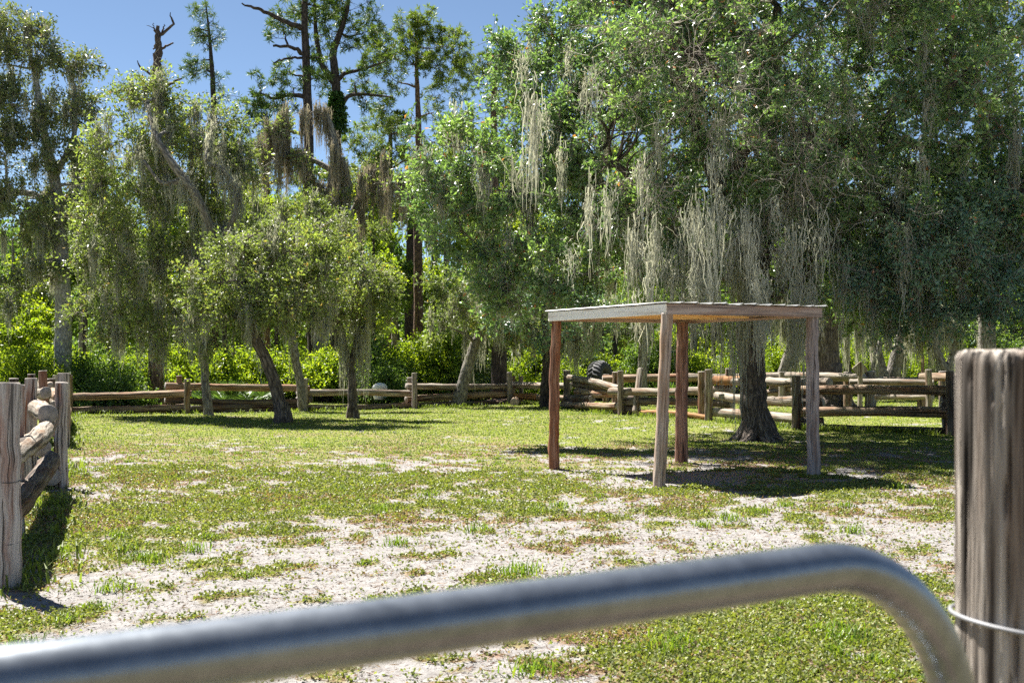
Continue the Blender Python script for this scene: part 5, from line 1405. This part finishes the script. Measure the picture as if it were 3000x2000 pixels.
# small end block visible at the corners
e1 = unit(rg_ - fr); e2 = unit(lf_ - fr); W_ = np.linalg.norm(rg_ - fr); L_ = np.linalg.norm(lf_ - fr)
nb = 14
for k in range(nb):     # boards of the underside
    t0 = (k + .5) / nb
    c = fr + e1 * (.03 + (W_ - .06) * t0) + e2 * L_ / 2
    mb = MB(); box(mb, (c[0], c[1], Z1 - .018 + .0015 * (k % 2)), (L_ - .06, (W_ - .06) / nb - .004, .018), (e2[0], e2[1]), bev=.002, seed=k + 20)
    mb.build('ceiling_board', M['ceiling_board'], PG, smooth=False)
for k in (1, 2, 3):     # cross joists
    a = fr + e2 * L_ * k / 4 + e1 * .03; b = fr + e2 * L_ * k / 4 + e1 * (W_ - .03)
    beam(a, b, 'ceiling_board', 40 + k, z0=Z0 + .03, z1=Z1 - .030, th=.038, nm='joist')
# corrugated tin sheets
ns = 11
for k in range(ns):
    n_ = 14
    u_ = np.linspace(0, 1.08, n_)
    w_ = (W_ + .09) / ns
    zz = .010 * np.abs(np.sin(u_ * np.pi * 1.0)) + .022 * (np.exp(-((u_ - .06) / .07) ** 2) + np.exp(-((u_ - 1.0) / .07) ** 2))
    tilt = .006 * math.sin(k * 2.7)
    rowsV = []
    for v_ in (-.05 + .012 * math.sin(k * 5), L_ * .33, L_ * .66, L_ + .05):
        for sgn in (0, 1):
            pass
        base_ = np.array([fr + e1 * (-.045 + w_ * (k + uu)) + e2 * v_ for uu in u_])
        rowsV.append(np.column_stack([base_, Z1 + .006 + zz + tilt * u_ + .004 * (k % 2)]))
    top = np.array(rowsV); bot = top.copy(); bot[..., 2] -= .0022
    V = np.concatenate([top.reshape(-1, 3), bot.reshape(-1, 3)])
    i1 = np.arange(4 * n_).reshape(4, n_); i2 = i1 + 4 * n_
    q = lambda a: np.stack([a[:-1, :-1], a[:-1, 1:], a[1:, 1:], a[1:, :-1]], -1).reshape(-1, 4)
    edge = [(i1[0, j], i2[0, j], i2[0, j + 1], i1[0, j + 1]) for j in range(n_ - 1)] + [(i1[3, j + 1], i2[3, j + 1], i2[3, j], i1[3, j]) for j in range(n_ - 1)]
    mb = MB(); mb.add(V, Q=np.concatenate([q(i1), q(i2)[:, ::-1], np.array(edge)]))
    mb.build('roof_sheet', M['roof_metal'], PG)

# ------------------------------------------------------------------ near gate and post
GT = empty('farm_gate', (-.7, .4, 0)); tag(GT, 'galvanised steel pipe gate crossing the bottom of the view', 'gate')
g0 = P(0, 2035, .70); g1 = P(2400, 1686, 1.09)
zt = 1.36
g0[2] = zt; g1[2] = zt
gd_ = unit((g1 - g0) * [1, 1, 0])
start = g1 - gd_ * 3.0
rb = .205; rp = .0225
pts = [start, g0 - gd_ * .4, g0]
pts = [start + (g1 - start) * t for t in np.linspace(0, 1, 30)]
for a in np.linspace(0, np.pi / 2, 26)[1:]:
    pts.append(g1 + gd_ * rb * math.sin(a) + np.array([0, 0, -rb * (1 - math.cos(a))]))
endp = pts[-1]
for z in np.linspace(endp[2] - .05, .15, 14): pts.append(np.array([endp[0], endp[1], z]))
pts = np.array(pts); rad = np.full(len(pts), rp)
nrm = np.array([gd_[1], -gd_[0], 0])
# dense resample of the bend with small creases on its inner side
mb = MB(); tubes(mb, pts[None], rad[None], 40, ref=nrm)
V = mb.V[0].reshape(len(pts), 40, 3)
mb2 = MB(); S = len(pts)
kk = np.concatenate([np.linspace(0, 29, 60), np.linspace(29, 55, 160)[1:], np.linspace(55, S - 1, 20)[1:]])
pp = np.stack([np.interp(kk, np.arange(S), pts[:, a]) for a in range(3)], 1)
for _ in range(3): pp[1:-1] = (pp[:-2] + 2 * pp[1:-1] + pp[2:]) / 4
tubes(mb2, pp[None], np.full((1, len(pp)), rp), 40, ref=nrm)
V = mb2.V[0].reshape(len(pp), 40, 3)
cen_ = g1 + np.array([0, 0, -rb])
for i in range(len(pp)):
    if 29.5 < kk[i] < 56:
        rel = V[i] - pp[i]; inward = unit(cen_ - pp[i]); f = np.clip(rel @ inward / rp, 0, 1) ** 2
        V[i] += np.outer(f * .0006 * math.sin(kk[i] * 3.6), inward)
mb2.V[0] = V.reshape(-1, 3)
mb2.build('frame', M['galv'], GT)
hs = g1 + gd_ * rb
for z in (1.08, .82, .58, .36, .16):
    a = np.array([start[0], start[1], z]); b = np.array([hs[0], hs[1], z])
    mb = MB(); tubes(mb, np.stack([a + (b - a) * t for t in np.linspace(0, 1, 8)])[None], np.full((1, 8), .018), 20); mb.build('rail', M['galv'], GT)
mb = MB(); a = np.array([start[0], start[1], .12]); b = np.array([start[0], start[1], zt]); tubes(mb, np.stack([a, (a + b) / 2, b])[None], np.full((1, 3), rp), 20); mb.build('stile', M['galv'], GT)

NP_ = empty('gate_post', (.80, 1.85, 0)); tag(NP_, 'thick cracked grey wooden post close up at the right edge', 'post')
pc = P(3035, 1054, 1.85); rpst = .118
rng = np.random.default_rng(66)
mb = MB(); nsd = 220; nz = 120
zs = np.concatenate([np.linspace(-.2, 1.545, nz)])
th = np.arange(nsd) * 2 * np.pi / nsd
TH, ZZ = np.meshgrid(th, zs)
rr = rpst * (1 + .02 * np.sin(TH * 2 + 1) + .007 * np.sin(TH * 5 + 2 + ZZ * .5) + .006 * (fbm(TH * 14, ZZ * 1.5, 8, 3) - .5))
cr = fbm(TH * 7 + 4, ZZ * .9, 31, 3)
rr = rr - rpst * .14 * np.exp(-((cr - .62) / .008) ** 2) - rpst * .02 * sstep(.60, .75, fbm(TH * 20, ZZ * 2.0, 55, 2))
ring = np.stack([pc[0] + rr * np.cos(TH), pc[1] + rr * np.sin(TH), ZZ], -1)
W = np.stack([rr * np.cos(TH), rr * np.sin(TH), ZZ], -1)
top = []
for f_, zz_ in ((.992, 1.553), (.965, 1.560), (.93, 1.562), (.75, 1.563), (.5, 1.562), (.25, 1.564), (.02, 1.563)):
    top.append(np.stack([pc[0] + rr[-1] * f_ * np.cos(th), pc[1] + rr[-1] * f_ * np.sin(th), np.full(nsd, zz_) + .0025 * rng.standard_normal(nsd)], -1))
V = np.concatenate([ring, np.array(top)]); ridx = np.arange(V.shape[0] * nsd).reshape(-1, nsd)
Q = np.stack([ridx[:-1], np.roll(ridx[:-1], -1, 1), np.roll(ridx[1:], -1, 1), ridx[1:]], -1).reshape(-1, 4)
W = np.concatenate([W, np.array(top) - [pc[0], pc[1], 0]])
mb.add(V.reshape(-1, 3), Q=Q, wc=W.reshape(-1, 3))
mb.build('post', M['near_post'], NP_)
mb = MB(); a_ = np.linspace(0, 2 * np.pi, 60)
wz = 1.133 + .010 * np.cos(a_ * 1)
tubes(mb, np.stack([pc[0] + (rpst * 1.06) * np.cos(a_), pc[1] + (rpst * 1.06) * np.sin(a_), 1.145 - .012 * np.cos(a_)], 1)[None], np.full((1, 60), .0036), 10, ref=(0, 0, 1))
tag(mb.build('wire_loop', M['wire']), 'thick white wire loop round the close-up gate post', 'wire')
